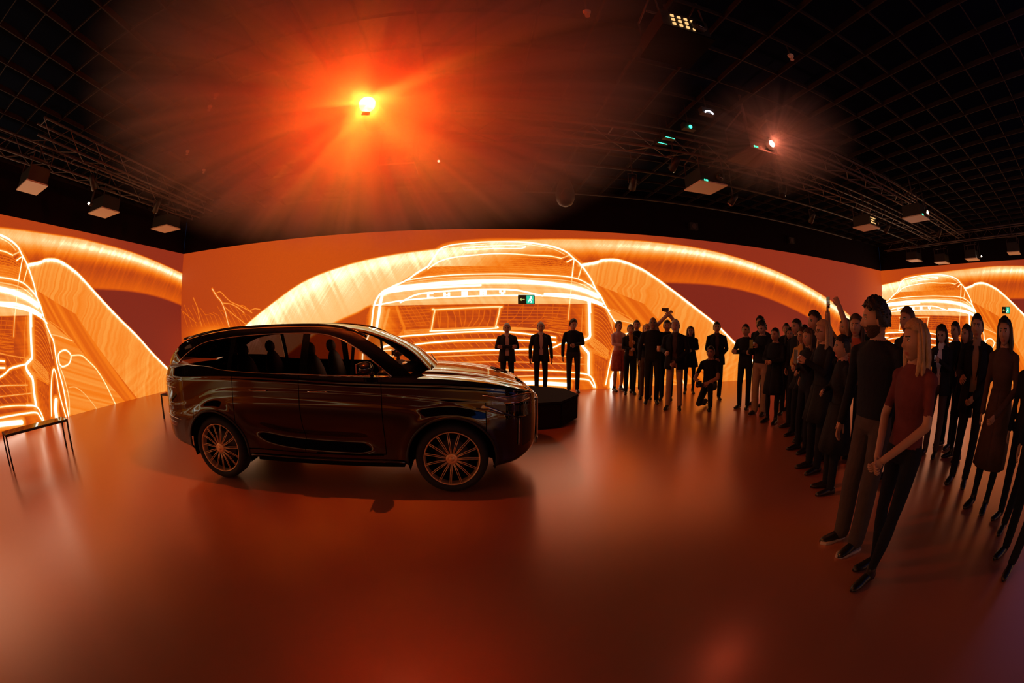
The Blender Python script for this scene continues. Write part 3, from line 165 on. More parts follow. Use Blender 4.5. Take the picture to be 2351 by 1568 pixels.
STROKES=[(0.05,1,0.1,[(-1.13,3.04),(-0.96,3.29),(-0.83,3.47),(-0.55,3.56),(-0.13,3.6),(0.37,3.63),(1.09,3.63),(1.54,3.59),(1.94,3.52),(2.23,3.41),(2.4,3.27),(2.63,3.06),(2.86,2.73),(3,2.45),(3.15,2.22),(3.3,1.94),(3.45,1.71),(3.54,1.56),(3.62,1.1),(3.75,0.6),(3.8,0)]),(0.03,0.8,0.05,[(-0.83,3.44),(-0.52,3.53),(-0.13,3.56),(0.37,3.58),(1.09,3.58),(1.54,3.54),(1.94,3.46),(2.19,3.34)]),(0.06,1,0.12,[(-1.13,3.04),(-1.41,2.88),(-1.66,2.72),(-2.03,2.56),(-2.24,2.46),(-2.38,2.32),(-2.46,2.15),(-2.5,1.93),(-2.53,1.68),(-2.55,1.54),(-2.75,1.1),(-2.8,0.6),(-2.75,0.1)]),(0.09,1.1,0.18,[(-2.26,2.37),(-2.31,2.15),(-2.34,1.93),(-2.39,1.68),(-2.42,1.49)]),(0.04,0.9,0.06,[(-1.13,2.98),(-0.85,3.16),(-0.52,3.25),(-0.13,3.29),(0.39,3.33),(0.92,3.33),(1.39,3.3),(1.82,3.29),(2.11,3.24)]),(0.03,0.85,0.04,[(2.11,3.24),(2.31,3.32),(2.4,3.29)]),(0.04,0.95,0.05,[(2.25,3.15),(2.42,3.23),(2.41,3.07),(2.39,2.92),(2.37,2.78)]),(0.035,0.9,0.04,[(2.63,3.06),(2.58,2.9),(2.53,2.75)]),(0.03,0.95,0.03,[(-0.3,3.48),(-0.08,3.5),(0.42,3.53),(0.98,3.54),(1.22,3.52),(1.09,3.47),(0.42,3.46),(-0.19,3.43),(-0.28,3.46)]),(0.04,0.95,0.08,[(-1.66,2.72),(-1.1,2.79),(-0.41,2.83),(0.28,2.84),(0.97,2.84),(1.53,2.82),(2.1,2.8),(2.5,2.74),(2.82,2.59),(3.06,2.39),(3.18,2.19)]),(0.11,1.3,0.1,[(-2.21,2.43),(-1.95,2.52),(-1.52,2.57),(-0.68,2.63),(0.14,2.66),(0.97,2.66),(1.67,2.62),(2.24,2.55),(2.67,2.45),(3.03,2.31)]),(0.03,0.8,0.04,[(-1.72,2.66),(-0.96,2.74),(-0.13,2.77),(0.69,2.77),(1.53,2.73),(2.1,2.7),(2.53,2.63),(2.85,2.49)]),(0.05,1,0.08,[(-1.8,2.19),(-1.46,2.35),(-1.1,2.41),(-0.27,2.46),(0.55,2.47),(0.97,2.45),(1.24,2.4),(1.63,2.31)]),(0.045,1,0.06,[(-2.44,2.13),(-2.21,2.17),(-1.8,2.23),(-1.24,2.27),(-0.41,2.3),(0.42,2.32),(0.83,2.32),(1.52,2.32),(2.09,2.29),(2.67,2.22),(3.12,2.08),(3.33,1.96)]),(0.07,1.2,0.05,[(1.69,2.35),(2.09,2.34),(2.38,2.32),(2.82,2.24),(3.15,2.11)]),(0.06,1.1,0.1,[(-2.09,2.44),(-1.52,2.5),(-0.96,2.53),(-0.41,2.55),(0.14,2.57)]),(0.02,0.75,0.02,[(2.97,2.36),(3.15,2.11),(3.3,1.82),(3.42,1.48),(3.48,1.24)]),(0.02,0.75,0.02,[(3.02,2.29),(3.19,2.04),(3.33,1.76),(3.42,1.48),(3.48,1.24)]),(0.02,0.75,0.02,[(3.08,2.22),(3.24,1.97),(3.37,1.71),(3.42,1.48),(3.48,1.24)]),(0.02,0.75,0.02,[(3.13,2.15),(3.29,1.9),(3.41,1.65),(3.42,1.48),(3.48,1.24)]),(0.08,1.15,0.14,[(2.79,2.19),(2.8,1.88),(2.81,1.48),(2.8,1.3),(2.63,1.2),(2.62,1.09),(2.72,0.97),(2.78,0.88),(2.78,0.63),(2.79,0.37)]),(0.04,0.95,0.04,[(2.83,2.16),(2.84,1.9)]),(0.04,0.75,0.06,[(2.39,2.92),(2.37,2.78),(2.34,2.44),(2.29,2.04),(2.26,1.74)]),(0.02,0.6,0.05,[(2.64,2.1),(2.61,1.79),(2.6,1.48),(2.57,1.31)]),(0.03,0.55,0.12,[(2.54,0.92),(2.55,0.63),(2.55,0.37)]),(0.05,0.85,0.06,[(-1.05,1.51),(-0.96,1.97),(-0.9,2),(0.52,2.05),(0.59,2.01),(0.55,1.8),(0.48,1.54)]),(0.05,0.95,0.06,[(-1.08,1.49),(-0.28,1.51),(0.48,1.54),(0.53,1.58)]),(0.035,0.42,0.06,[(-0.81,1.97),(-0.82,1.79),(-0.85,1.54)]),(0.035,0.42,0.06,[(-0.68,1.97),(-0.64,1.79),(-0.65,1.54)]),(0.035,0.42,0.06,[(-0.52,1.98),(-0.45,1.78),(-0.47,1.54)]),(0.035,0.42,0.06,[(-0.37,1.98),(-0.35,1.78),(-0.3,1.54)]),(0.035,0.42,0.06,[(-0.23,1.98),(-0.22,1.78),(-0.28,1.54)]),(0.035,0.42,0.06,[(-0.04,1.98),(-0.05,1.78),(-0.19,1.54)]),(0.035,0.42,0.06,[(0.11,1.99),(0.09,1.78),(-0.1,1.53)]),(0.035,0.42,0.06,[(0.24,1.99),(0.2,1.78),(0.05,1.53)]),(0.035,0.42,0.06,[(0.37,1.99),(0.36,1.78),(0.26,1.53)]),(0.035,0.42,0.06,[(-0.9,1.97),(-0.88,1.79),(-0.85,1.54)]),(0.05,1,0.05,[(-2.1,1.3),(-1.81,1.37),(-1.39,1.4),(-0.69,1.44),(-0.14,1.46),(0.49,1.47),(0.96,1.43),(1.51,1.36),(1.94,1.3)]),(0.05,1,0.05,[(-1.67,1.12),(-1.39,1.18),(-0.97,1.22),(-0.42,1.25),(0.49,1.26),(1.23,1.24),(1.94,1.18)]),(0.05,1,0.05,[(-1.59,0.96),(-0.97,0.99),(-0.15,1.01),(0.51,1.02),(1.23,1.02),(1.68,1.02),(1.91,1.07),(2.14,1.16),(2.63,1.2)]),(0.025,0.8,0.03,[(-1.09,0.87),(-0.15,0.9),(0.51,0.91),(1.79,0.87),(2.6,0.8)]),(0.025,0.75,0.03,[(-1.32,0.73),(-0.43,0.73),(0.54,0.74),(1.79,0.68),(2.72,0.63)]),(0.04,0.9,0.05,[(0.54,0.54),(1.23,0.52),(2.08,0.47),(2.67,0.39)]),(0.05,1,0.06,[(2.49,0.42),(2.73,0.38),(2.85,0.31),(2.92,0.19),(2.97,0.04)]),(0.05,1,0.06,[(1.51,0.32),(2.37,0.28),(2.76,0.24),(2.86,0.15),(2.93,0.04)]),(0.12,1.15,0.12,[(0.95,0.22),(1.51,0.2),(2.08,0.15),(2.26,0.13)]),(0.03,0.8,0.03,[(-1.56,0.34),(-0.43,0.36),(0.53,0.37),(1.51,0.38)]),(0.06,1.1,0.12,[(-2.43,0.96),(-2.25,1.12),(-1.96,1.19),(-1.7,1.19)]),(0.04,0.9,0.05,[(-2.31,0.98),(-2.2,0.93),(-2.02,0.91),(-1.85,0.95),(-1.99,1.04),(-2.22,1.04),(-2.31,0.98)]),(0.1,0.55,0.25,[(-2.09,2.03),(-2.15,1.81),(-2.21,1.54),(-2.04,1.31)]),(0.1,0.5,0.22,[(-1.89,2.08),(-1.78,1.75),(-1.72,1.53),(-1.93,1.31)]),(0.014,0.55,0.02,[(-1.07,3.02),(-0.68,3.17),(-0.13,3.25),(0.42,3.28),(0.97,3.28),(1.54,3.26),(2.08,3.2),(2.36,3.09)]),(0.014,0.55,0.02,[(-1.07,2.99),(-0.68,3.13),(-0.13,3.2),(0.42,3.23),(0.97,3.23),(1.53,3.2),(2.07,3.16),(2.36,3.06)]),(0.014,0.55,0.02,[(-1.07,2.96),(-0.68,3.08),(-0.13,3.15),(0.42,3.18),(0.97,3.17),(1.53,3.15),(2.07,3.11),(2.36,3.02)]),(0.014,0.55,0.02,[(-1.07,2.93),(-0.68,3.04),(-0.13,3.1),(0.42,3.13),(0.97,3.12),(1.53,3.1),(2.07,3.06),(2.36,2.99)]),(0.014,0.55,0.02,[(-1.07,2.9),(-0.68,3),(-0.13,3.06),(0.42,3.08),(0.97,3.07),(1.53,3.05),(2.07,3.02),(2.36,2.95)]),(0.014,0.55,0.02,[(-1.07,2.87),(-0.68,2.96),(-0.13,3.01),(0.42,3.03),(0.97,3.02),(1.53,3),(2.07,2.97),(2.36,2.92)]),(0.014,0.55,0.02,[(-1.07,2.83),(-0.68,2.92),(-0.13,2.96),(0.42,2.98),(0.97,2.97),(1.53,2.95),(2.07,2.92),(2.36,2.88)]),(0.014,0.55,0.02,[(-1.07,2.8),(-0.68,2.88),(-0.13,2.91),(0.42,2.93),(0.97,2.92),(1.53,2.9),(2.07,2.88),(2.36,2.84)]),(0.014,0.55,0.02,[(-1.07,2.77),(-0.68,2.83),(-0.13,2.87),(0.42,2.88),(0.97,2.87),(1.53,2.84),(2.07,2.83),(2.36,2.81)]),(0.012,0.5,0.015,[(-0.96,2.89),(-0.57,3.05),(-0.13,3.19)]),(0.012,0.5,0.015,[(-0.75,2.91),(-0.37,3.05),(0.08,3.18)]),(0.012,0.5,0.015,[(-0.54,2.93),(-0.16,3.05),(0.28,3.18)]),(0.012,0.5,0.015,[(-0.34,2.95),(0.05,3.05),(0.49,3.17)]),(0.012,0.5,0.015,[(-0.13,2.97),(0.25,3.05),(0.7,3.17)]),(0.012,0.5,0.015,[(0.08,2.97),(0.46,3.04),(0.9,3.16)]),(0.012,0.5,0.015,[(0.28,2.97),(0.67,3.04),(1.11,3.16)]),(0.012,0.5,0.015,[(0.49,2.97),(0.88,3.05),(1.32,3.16)]),(0.012,0.5,0.015,[(0.7,2.97),(1.08,3.05),(1.53,3.16)]),(0.012,0.5,0.015,[(0.9,2.97),(1.29,3.05),(1.75,3.16)]),(0.012,0.5,0.015,[(1.11,2.97),(1.5,3.05),(1.96,3.16)]),(0.012,0.5,0.015,[(1.32,2.97),(1.72,3.05),(2.18,3.16)]),(0.012,0.5,0.015,[(1.53,2.97),(1.93,3.06),(2.39,3.16)]),(0.012,0.5,0.015,[(1.74,2.97),(2.15,3.06),(2.61,3.16)]),(0.012,0.5,0.015,[(1.96,2.98),(2.36,3.07),(2.84,3.16)]),(0.012,0.5,0.015,[(2.17,2.98),(2.58,3.07),(3.06,3.17)]),(0.012,0.5,0.015,[(-0.8,3.26),(-0.6,3.08),(-0.41,2.86)]),(0.012,0.5,0.015,[(-0.59,3.26),(-0.39,3.08),(-0.2,2.85)]),(0.012,0.5,0.015,[(-0.38,3.27),(-0.19,3.08),(0.01,2.85)]),(0.012,0.5,0.015,[(-0.17,3.27),(0.02,3.08),(0.21,2.85)]),(0.012,0.5,0.015,[(0.03,3.28),(0.23,3.07),(0.42,2.85)]),(0.012,0.5,0.015,[(0.24,3.28),(0.43,3.07),(0.63,2.85)]),(0.012,0.5,0.015,[(0.45,3.28),(0.64,3.07),(0.83,2.85)]),(0.012,0.5,0.015,[(0.66,3.28),(0.85,3.07),(1.04,2.85)]),(0.012,0.5,0.015,[(0.86,3.28),(1.06,3.07),(1.25,2.85)]),(0.012,0.5,0.015,[(1.07,3.29),(1.27,3.08),(1.46,2.85)]),(0.012,0.5,0.015,[(1.28,3.29),(1.48,3.08),(1.67,2.85)]),(0.012,0.5,0.015,[(1.49,3.29),(1.69,3.08),(1.88,2.86)]),(0.012,0.5,0.015,[(1.71,3.3),(1.9,3.08),(2.1,2.86)]),(0.012,0.5,0.015,[(1.92,3.3),(2.12,3.09),(2.31,2.86)]),(0.012,0.45,0.015,[(-0.69,3.54),(-0.6,3.44),(-0.49,3.31)]),(0.012,0.45,0.015,[(-0.47,3.53),(-0.38,3.43),(-0.27,3.3)]),(0.012,0.45,0.015,[(-0.24,3.53),(-0.16,3.43),(-0.05,3.3)]),(0.012,0.45,0.015,[(-0.02,3.53),(0.06,3.43),(0.17,3.3)]),(0.012,0.45,0.015,[(0.2,3.53),(0.28,3.43),(0.39,3.3)]),(0.012,0.45,0.015,[(0.42,3.53),(0.5,3.43),(0.61,3.3)]),(0.012,0.45,0.015,[(0.64,3.53),(0.73,3.43),(0.84,3.3)]),(0.012,0.45,0.015,[(0.87,3.53),(0.95,3.43),(1.06,3.3)]),(0.012,0.45,0.015,[(1.09,3.53),(1.17,3.43),(1.28,3.3)]),(0.012,0.45,0.015,[(1.31,3.53),(1.4,3.43),(1.51,3.31)]),(0.012,0.45,0.015,[(1.54,3.54),(1.62,3.44),(1.73,3.31)]),(0.012,0.45,0.015,[(1.77,3.54),(1.85,3.44),(1.96,3.32)]),(0.014,0.45,0.02,[(-0.8,3.41),(-0.13,3.46),(0.7,3.47),(1.54,3.45),(2.17,3.35)]),(0.014,0.45,0.02,[(-0.8,3.37),(-0.13,3.42),(0.7,3.43),(1.54,3.41),(2.17,3.31)]),(0.014,0.45,0.02,[(-0.8,3.32),(-0.13,3.38),(0.7,3.39),(1.54,3.37),(2.16,3.28)]),(0.014,0.45,0.02,[(-0.8,3.28),(-0.13,3.34),(0.7,3.35),(1.54,3.33),(2.16,3.25)]),(0.014,0.48,0.02,[(-1.8,2.14),(-1.07,2.18),(-0.13,2.2),(0.69,2.2)]),(0.014,0.5,0.02,[(0.61,2.12),(1.24,2.12),(1.8,2.12),(2.26,2.1)]),(0.014,0.48,0.02,[(-1.8,2.06),(-1.07,2.1),(-0.13,2.12),(0.69,2.12)]),(0.014,0.5,0.02,[(0.61,2.05),(1.24,2.04),(1.8,2.04),(2.26,2.02)]),(0.014,0.48,0.02,[(-1.8,1.98),(-1.38,2.01),(-1.07,2.02)]),(0.014,0.5,0.02,[(0.61,1.97),(1.24,1.96),(1.8,1.96),(2.26,1.94)]),(0.014,0.48,0.02,[(-1.8,1.91),(-1.38,1.93),(-1.07,1.95)]),(0.014,0.5,0.02,[(0.6,1.89),(1.24,1.89),(1.8,1.88),(2.26,1.86)]),(0.014,0.48,0.02,[(-1.8,1.83),(-1.38,1.85),(-1.07,1.87)]),(0.014,0.5,0.02,[(0.6,1.82),(1.24,1.81),(1.8,1.8),(2.26,1.79)]),(0.014,0.48,0.02,[(-1.81,1.75),(-1.38,1.78),(-1.07,1.79)]),(0.014,0.5,0.02,[(0.6,1.74),(1.24,1.73),(1.8,1.73),(2.26,1.71)]),(0.014,0.48,0.02,[(-1.81,1.67),(-1.38,1.7),(-1.07,1.72)]),(0.014,0.5,0.02,[(0.6,1.66),(1.24,1.65),(1.8,1.65),(2.25,1.63)]),(0.014,0.48,0.02,[(-1.81,1.6),(-1.38,1.62),(-1.07,1.64)]),(0.014,0.5,0.02,[(0.6,1.59),(1.24,1.58),(1.8,1.57),(2.25,1.55)]),(0.014,0.48,0.02,[(-1.81,1.52),(-1.38,1.55),(-1.08,1.56)]),(0.014,0.5,0.02,[(0.6,1.51),(1.24,1.5),(1.8,1.49),(2.25,1.47)]),(0.014,0.45,0.02,[(-1.83,2.14),(-1.69,1.91),(-1.52,1.64)]),(0.014,0.45,0.02,[(-1.71,2.14),(-1.57,1.91),(-1.4,1.63)]),(0.014,0.45,0.02,[(-1.59,2.13),(-1.45,1.91),(-1.29,1.63)]),(0.014,0.45,0.02,[(-1.47,2.13),(-1.33,1.91),(-1.17,1.63)]),(0.014,0.45,0.02,[(-1.36,2.13),(-1.22,1.91),(-1.05,1.63)]),(0.014,0.45,0.02,[(0.63,1.58),(0.96,1.8),(1.13,2.07)]),(0.014,0.45,0.02,[(0.99,1.58),(1.29,1.8),(1.44,2.07)]),(0.014,0.45,0.02,[(1.35,1.57),(1.63,1.79),(1.74,2.07)]),(0.014,0.45,0.02,[(1.71,1.57),(1.97,1.79),(2.06,2.07)]),(0.014,0.45,0.03,[(0.8,2.1),(0.78,1.88),(0.77,1.61)]),(0.014,0.45,0.03,[(1.16,2.1),(1.14,1.88),(1.13,1.6)]),(0.014,0.45,0.03,[(1.52,2.1),(1.5,1.88),(1.49,1.6)]),(0.014,0.45,0.03,[(1.89,2.1),(1.87,1.88),(1.85,1.6)]),(0.012,0.55,0.015,[(-1.81,1.39),(-1.67,1.25),(-1.53,1.11)]),(0.012,0.55,0.015,[(-1.62,1.4),(-1.48,1.25),(-1.35,1.11)]),(0.012,0.55,0.015,[(-1.44,1.41),(-1.3,1.25),(-1.16,1.11)]),(0.012,0.55,0.015,[(-1.25,1.42),(-1.11,1.25),(-0.98,1.11)]),(0.012,0.5,0.015,[(-1.26,1.08),(-1.06,0.94),(-0.85,0.76),(-0.63,0.58)]),(0.012,0.55,0.015,[(-1.07,1.43),(-0.93,1.24),(-0.79,1.11)]),(0.012,0.5,0.015,[(-1.07,1.08),(-0.88,0.94),(-0.66,0.76),(-0.45,0.58)]),(0.012,0.55,0.015,[(-0.88,1.44),(-0.75,1.24),(-0.61,1.1)]),(0.012,0.5,0.015,[(-0.89,1.08),(-0.7,0.94),(-0.48,0.76),(-0.26,0.58)]),(0.012,0.55,0.015,[(-0.7,1.44),(-0.57,1.24),(-0.43,1.1)]),(0.012,0.5,0.015,[(-0.71,1.08),(-0.52,0.94),(-0.3,0.76),(-0.08,0.57)]),(0.012,0.55,0.015,[(-0.52,1.45),(-0.38,1.24),(-0.25,1.1)]),(0.012,0.5,0.015,[(-0.52,1.07),(-0.33,0.93),(-0.12,0.75),(0.1,0.57)]),(0.012,0.55,0.015,[(-0.34,1.46),(-0.2,1.23),(-0.07,1.1)]),(0.012,0.5,0.015,[(-0.34,1.07),(-0.15,0.93),(0.06,0.75),(0.28,0.57)]),(0.012,0.55,0.015,[(-0.16,1.47),(-0.02,1.23),(0.11,1.09)]),(0.012,0.5,0.015,[(-0.16,1.07),(0.03,0.93),(0.25,0.75),(0.46,0.56)]),(0.012,0.55,0.015,[(0.03,1.48),(0.16,1.23),(0.29,1.09)]),(0.012,0.5,0.015,[(0.02,1.07),(0.21,0.93),(0.43,0.74),(0.65,0.56)]),(0.012,0.55,0.015,[(0.21,1.48),(0.34,1.23),(0.48,1.09)]),(0.012,0.5,0.015,[(0.2,1.06),(0.39,0.92),(0.61,0.74),(0.83,0.56)]),(0.012,0.55,0.015,[(0.39,1.47),(0.52,1.23),(0.66,1.09)]),(0.012,0.5,0.015,[(0.38,1.06),(0.57,0.92),(0.79,0.74),(1.01,0.55)]),(0.012,0.55,0.015,[(0.57,1.46),(0.7,1.22),(0.84,1.08)]),(0.012,0.5,0.015,[(0.56,1.06),(0.75,0.92),(0.97,0.74),(1.2,0.55)]),(0.012,0.55,0.015,[(0.75,1.45),(0.88,1.22),(1.02,1.08)]),(0.012,0.5,0.015,[(0.75,1.06),(0.94,0.92),(1.16,0.73),(1.38,0.55)]),(0.012,0.55,0.015,[(0.93,1.43),(1.07,1.22),(1.2,1.08)]),(0.012,0.5,0.015,[(0.93,1.05),(1.12,0.91),(1.34,0.73),(1.57,0.54)]),(0.012,0.55,0.015,[(1.11,1.42),(1.25,1.22),(1.39,1.08)]),(0.012,0.5,0.015,[(1.11,1.05),(1.3,0.91),(1.53,0.73),(1.75,0.54)]),(0.012,0.55,0.015,[(1.3,1.41),(1.43,1.21),(1.57,1.07)]),(0.012,0.5,0.015,[(1.29,1.05),(1.49,0.91),(1.71,0.72),(1.94,0.53)]),(0.012,0.55,0.015,[(1.48,1.4),(1.62,1.21),(1.76,1.07)]),(0.012,0.5,0.015,[(1.48,1.05),(1.68,0.9),(1.9,0.72),(2.13,0.53)]),(0.012,0.55,0.015,[(1.67,1.38),(1.81,1.21),(1.95,1.07)]),(0.012,0.5,0.015,[(1.66,1.04),(1.86,0.9),(2.09,0.71),(2.32,0.52)]),(0.012,0.55,0.015,[(1.85,1.37),(1.99,1.21),(2.14,1.06)]),(0.012,0.5,0.015,[(1.85,1.04),(2.05,0.9),(2.28,0.71),(2.52,0.52)]),(0.012,0.55,0.015,[(2.04,1.36),(2.18,1.2),(2.33,1.06)]),(0.012,0.5,0.015,[(2.04,1.04),(2.24,0.89),(2.47,0.71),(2.71,0.51)]),(0.012,0.55,0.015,[(2.23,1.34),(2.37,1.2),(2.52,1.06)]),(0.012,0.5,0.015,[(2.23,1.03),(2.43,0.89),(2.67,0.7),(2.91,0.51)]),(0.012,0.55,0.015,[(2.42,1.33),(2.57,1.2),(2.72,1.06)]),(0.012,0.5,0.015,[(2.42,1.03),(2.63,0.89),(2.87,0.7),(3.11,0.5)]),(0.016,0.7,0.02,[(-1.73,1.36),(-0.69,1.43),(0.49,1.49),(1.51,1.48),(2.08,1.4),(2.66,1.3)]),(0.016,0.7,0.02,[(-1.72,1.39),(-0.69,1.45),(0.49,1.5),(1.51,1.48),(2.08,1.4),(2.66,1.3)]),(0.016,0.7,0.02,[(-1.72,1.41),(-0.69,1.47),(0.49,1.51),(1.51,1.49),(2.08,1.4),(2.66,1.3)]),(0.016,0.7,0.02,[(-1.72,1.44),(-0.69,1.49),(0.49,1.53),(1.51,1.49),(2.08,1.4),(2.66,1.3)]),(0.016,0.7,0.02,[(-1.72,1.46),(-0.69,1.51),(0.49,1.54),(1.51,1.5),(2.08,1.4),(2.66,1.3)]),(0.016,0.7,0.02,[(-1.72,1.49),(-0.69,1.53),(0.49,1.55),(1.52,1.5),(2.08,1.4),(2.66,1.3)]),(0.016,0.7,0.02,[(-1.72,1.51),(-0.69,1.55),(0.49,1.57),(1.52,1.51),(2.08,1.4),(2.66,1.3)]),(0.012,0.5,0.02,[(1.63,1.82),(2.08,1.76),(2.26,1.73)]),(0.012,0.5,0.02,[(1.66,1.76),(2.08,1.7),(2.26,1.67)]),(0.012,0.5,0.02,[(1.69,1.7),(2.08,1.64),(2.25,1.62)]),(0.012,0.5,0.02,[(1.71,1.64),(2.08,1.58),(2.25,1.56)]),(0.012,0.5,0.02,[(1.74,1.58),(2.08,1.52),(2.25,1.51)]),(0.012,0.5,0.02,[(1.77,1.52),(2.08,1.46),(2.25,1.45)]),(0.015,0.55,0.02,[(2.85,2.13),(3.06,2.08),(3.24,1.94),(3.39,1.68)]),(0.015,0.55,0.02,[(2.85,2.04),(3.05,1.98),(3.24,1.83),(3.39,1.57)]),(0.015,0.55,0.02,[(2.84,1.95),(3.05,1.88),(3.23,1.73),(3.39,1.47)]),(0.015,0.55,0.02,[(2.84,1.86),(3.05,1.79),(3.23,1.63),(3.39,1.37)]),(0.015,0.55,0.02,[(2.84,1.77),(3.05,1.69),(3.23,1.52),(3.39,1.26)]),(0.015,0.55,0.02,[(2.84,1.68),(3.05,1.59),(3.23,1.42),(3.39,1.16)]),(0.015,0.55,0.02,[(2.84,1.59),(3.05,1.5),(3.23,1.32),(3.39,1.06)]),(0.015,0.55,0.02,[(2.84,1.5),(3.05,1.4),(3.23,1.21),(3.39,0.95)]),(0.015,0.55,0.02,[(2.84,1.41),(3.05,1.3),(3.23,1.11),(3.39,0.85)]),(0.018,0.7,0.02,[(2.81,1.31),(2.96,1.24),(3.14,1.11),(3.3,0.96)]),(0.018,0.7,0.02,[(2.81,1.28),(2.96,1.2),(3.14,1.07),(3.3,0.93)]),(0.018,0.7,0.02,[(2.81,1.26),(2.96,1.17),(3.14,1.03),(3.3,0.9)]),(0.018,0.7,0.02,[(2.81,1.23),(2.96,1.13),(3.14,0.99),(3.3,0.87)]),(0.018,0.7,0.02,[(2.81,1.21),(2.96,1.1),(3.14,0.96),(3.3,0.84)]),(0.018,0.7,0.02,[(2.81,1.18),(2.96,1.07),(3.14,0.92),(3.3,0.82)]),(0.018,0.7,0.02,[(2.81,1.16),(2.96,1.03),(3.14,0.88),(3.3,0.79)]),(0.018,0.7,0.02,[(2.81,1.13),(2.96,1),(3.14,0.84),(3.3,0.76)]),(0.016,0.6,0.02,[(2.81,1.03),(2.99,0.96),(3.14,0.89),(3.27,0.79)]),(0.016,0.6,0.02,[(2.81,1),(2.99,0.94),(3.14,0.87),(3.27,0.77)]),(0.016,0.6,0.02,[(2.81,0.98),(2.99,0.92),(3.14,0.84),(3.27,0.76)]),(0.016,0.6,0.02,[(2.81,0.96),(2.99,0.9),(3.14,0.82),(3.27,0.74)]),(0.016,0.6,0.02,[(2.81,0.93),(2.99,0.87),(3.14,0.8),(3.27,0.73)]),(0.02,0.42,0.04,[(2.84,0.91),(2.86,0.62),(2.87,0.34),(2.86,0.1)]),(0.02,0.42,0.04,[(2.88,0.89),(2.9,0.62),(2.91,0.33),(2.9,0.1)]),(0.02,0.42,0.04,[(2.93,0.86),(2.94,0.62),(2.95,0.33),(2.94,0.1)]),(0.02,0.42,0.04,[(2.97,0.84),(2.98,0.62),(3,0.33),(2.98,0.1)]),(0.02,0.42,0.04,[(3.01,0.82),(3.03,0.62),(3.04,0.33),(3.03,0.1)]),(0.02,0.42,0.04,[(3.05,0.79),(3.07,0.62),(3.08,0.33),(3.07,0.1)]),(0.02,0.42,0.04,[(3.1,0.77),(3.11,0.62),(3.13,0.33),(3.11,0.09)]),(0.02,0.42,0.04,[(3.14,0.74),(3.15,0.62),(3.17,0.33),(3.15,0.09)]),(0.02,0.42,0.04,[(3.18,0.72),(3.2,0.62),(3.21,0.32),(3.2,0.09)]),(0.02,0.42,0.04,[(3.22,0.7),(3.24,0.61),(3.25,0.32),(3.24,0.09)]),(0.05,0.95,0.06,[(3.69,1.11),(3.67,1.29),(3.77,1.37),(3.95,1.38),(4.1,1.26),(4.02,1.1),(3.8,1.05),(3.69,1.11)]),(0.045,0.85,0.06,[(4.1,1.26),(4.45,1.24),(4.68,1.11),(4.97,0.89),(5.25,0.54),(5.45,0.19),(5.56,-0.02)]),(0.035,0.7,0.05,[(3.42,1.74),(3.76,1.68),(4.17,1.57)]),(0.02,0.6,0.03,[(3.42,2),(3.82,1.82),(4.23,1.55)]),(0.03,0.7,0.05,[(3.94,0.6),(4.18,0.57),(4.45,0.4),(4.72,0.13),(4.82,-0)]),(0.05,0.95,0.08,[(3.24,0.1),(3.34,0.62),(3.44,0.96),(3.51,1.02),(3.57,0.84),(3.6,0.51),(3.69,0.1),(3.72,-0.01)]),(0.12,1.2,0.1,[(3.46,0.39),(3.4,0.22),(3.4,0.04)]),(0.04,0.8,0.05,[(3.71,1.04),(3.82,0.78),(3.9,0.4),(3.85,0.04)]),(0.03,0.85,0.05,[(-7.57,2.81),(-7.39,2.6),(-7.19,2.42),(-7.04,2.15),(-6.96,1.91),(-6.89,1.72)]),(0.02,0.7,0.03,[(-7.39,2.68),(-7.24,2.7),(-7.04,2.55),(-6.82,2.4),(-6.53,2.29),(-6.25,2.17),(-6.05,2.07)]),(0.02,0.75,0.03,[(-7.11,2.38),(-6.82,2.34),(-6.56,2.23),(-6.32,2.07)]),(0.02,0.7,0.03,[(-7.04,2.26),(-6.74,2.06),(-6.46,1.89),(-6.29,1.78)]),(0.02,0.7,0.03,[(-6.11,2.14),(-5.95,2.18),(-5.78,2.15)]),(0.02,0.6,0.03,[(-6.53,2.27),(-6.39,2.28),(-6.22,2.19),(-6.05,2.07)]),(0.02,0.65,0.04,[(-8.37,2.6),(-8.19,2.31),(-8.1,2.03),(-7.98,1.75)]),(0.02,0.55,0.03,[(-8.85,2.23),(-8.49,2.02),(-8.23,1.87)]),(0.014,0.5,0.03,[(-8.99,2.39),(-8.8,2.12),(-8.63,1.77)]),(0.014,0.5,0.03,[(-8.79,2.42),(-8.6,2.11),(-8.42,1.76)]),(0.014,0.5,0.03,[(-8.6,2.31),(-8.4,2.1),(-8.22,1.76)]),(0.014,0.5,0.03,[(-8.41,2.38),(-8.21,2.09),(-8.02,1.75)]),(0.014,0.5,0.03,[(-8.23,2.4),(-8.02,2.08),(-7.83,1.75)]),(0.014,0.5,0.03,[(-8.04,2.28),(-7.83,2.08),(-7.64,1.74)]),(0.014,0.5,0.03,[(-7.86,2.1),(-7.65,2.07),(-7.45,1.74)]),(0.014,0.5,0.03,[(-7.69,2.13),(-7.47,2.06),(-7.27,1.73)]),(0.014,0.5,0.03,[(-7.52,2.14),(-7.3,2.05),(-7.09,1.73)]),(0.014,0.5,0.03,[(-7.35,2.31),(-7.13,2.05),(-6.92,1.72)]),(0.014,0.5,0.03,[(-7.19,2.2),(-6.96,2.04),(-6.75,1.72)]),(0.014,0.5,0.03,[(-7.03,2.27),(-6.8,2.03),(-6.58,1.71)]),(0.014,0.5,0.03,[(-6.87,2.3),(-6.63,2.03),(-6.41,1.71)]),(0.014,0.5,0.03,[(-6.71,2.31),(-6.47,2.02),(-6.25,1.7)]),(0.014,0.5,0.03,[(-6.56,2.27),(-6.32,2.02),(-6.09,1.7)]),(0.014,0.5,0.03,[(-6.4,2.04),(-6.16,2.01),(-5.93,1.7)])]
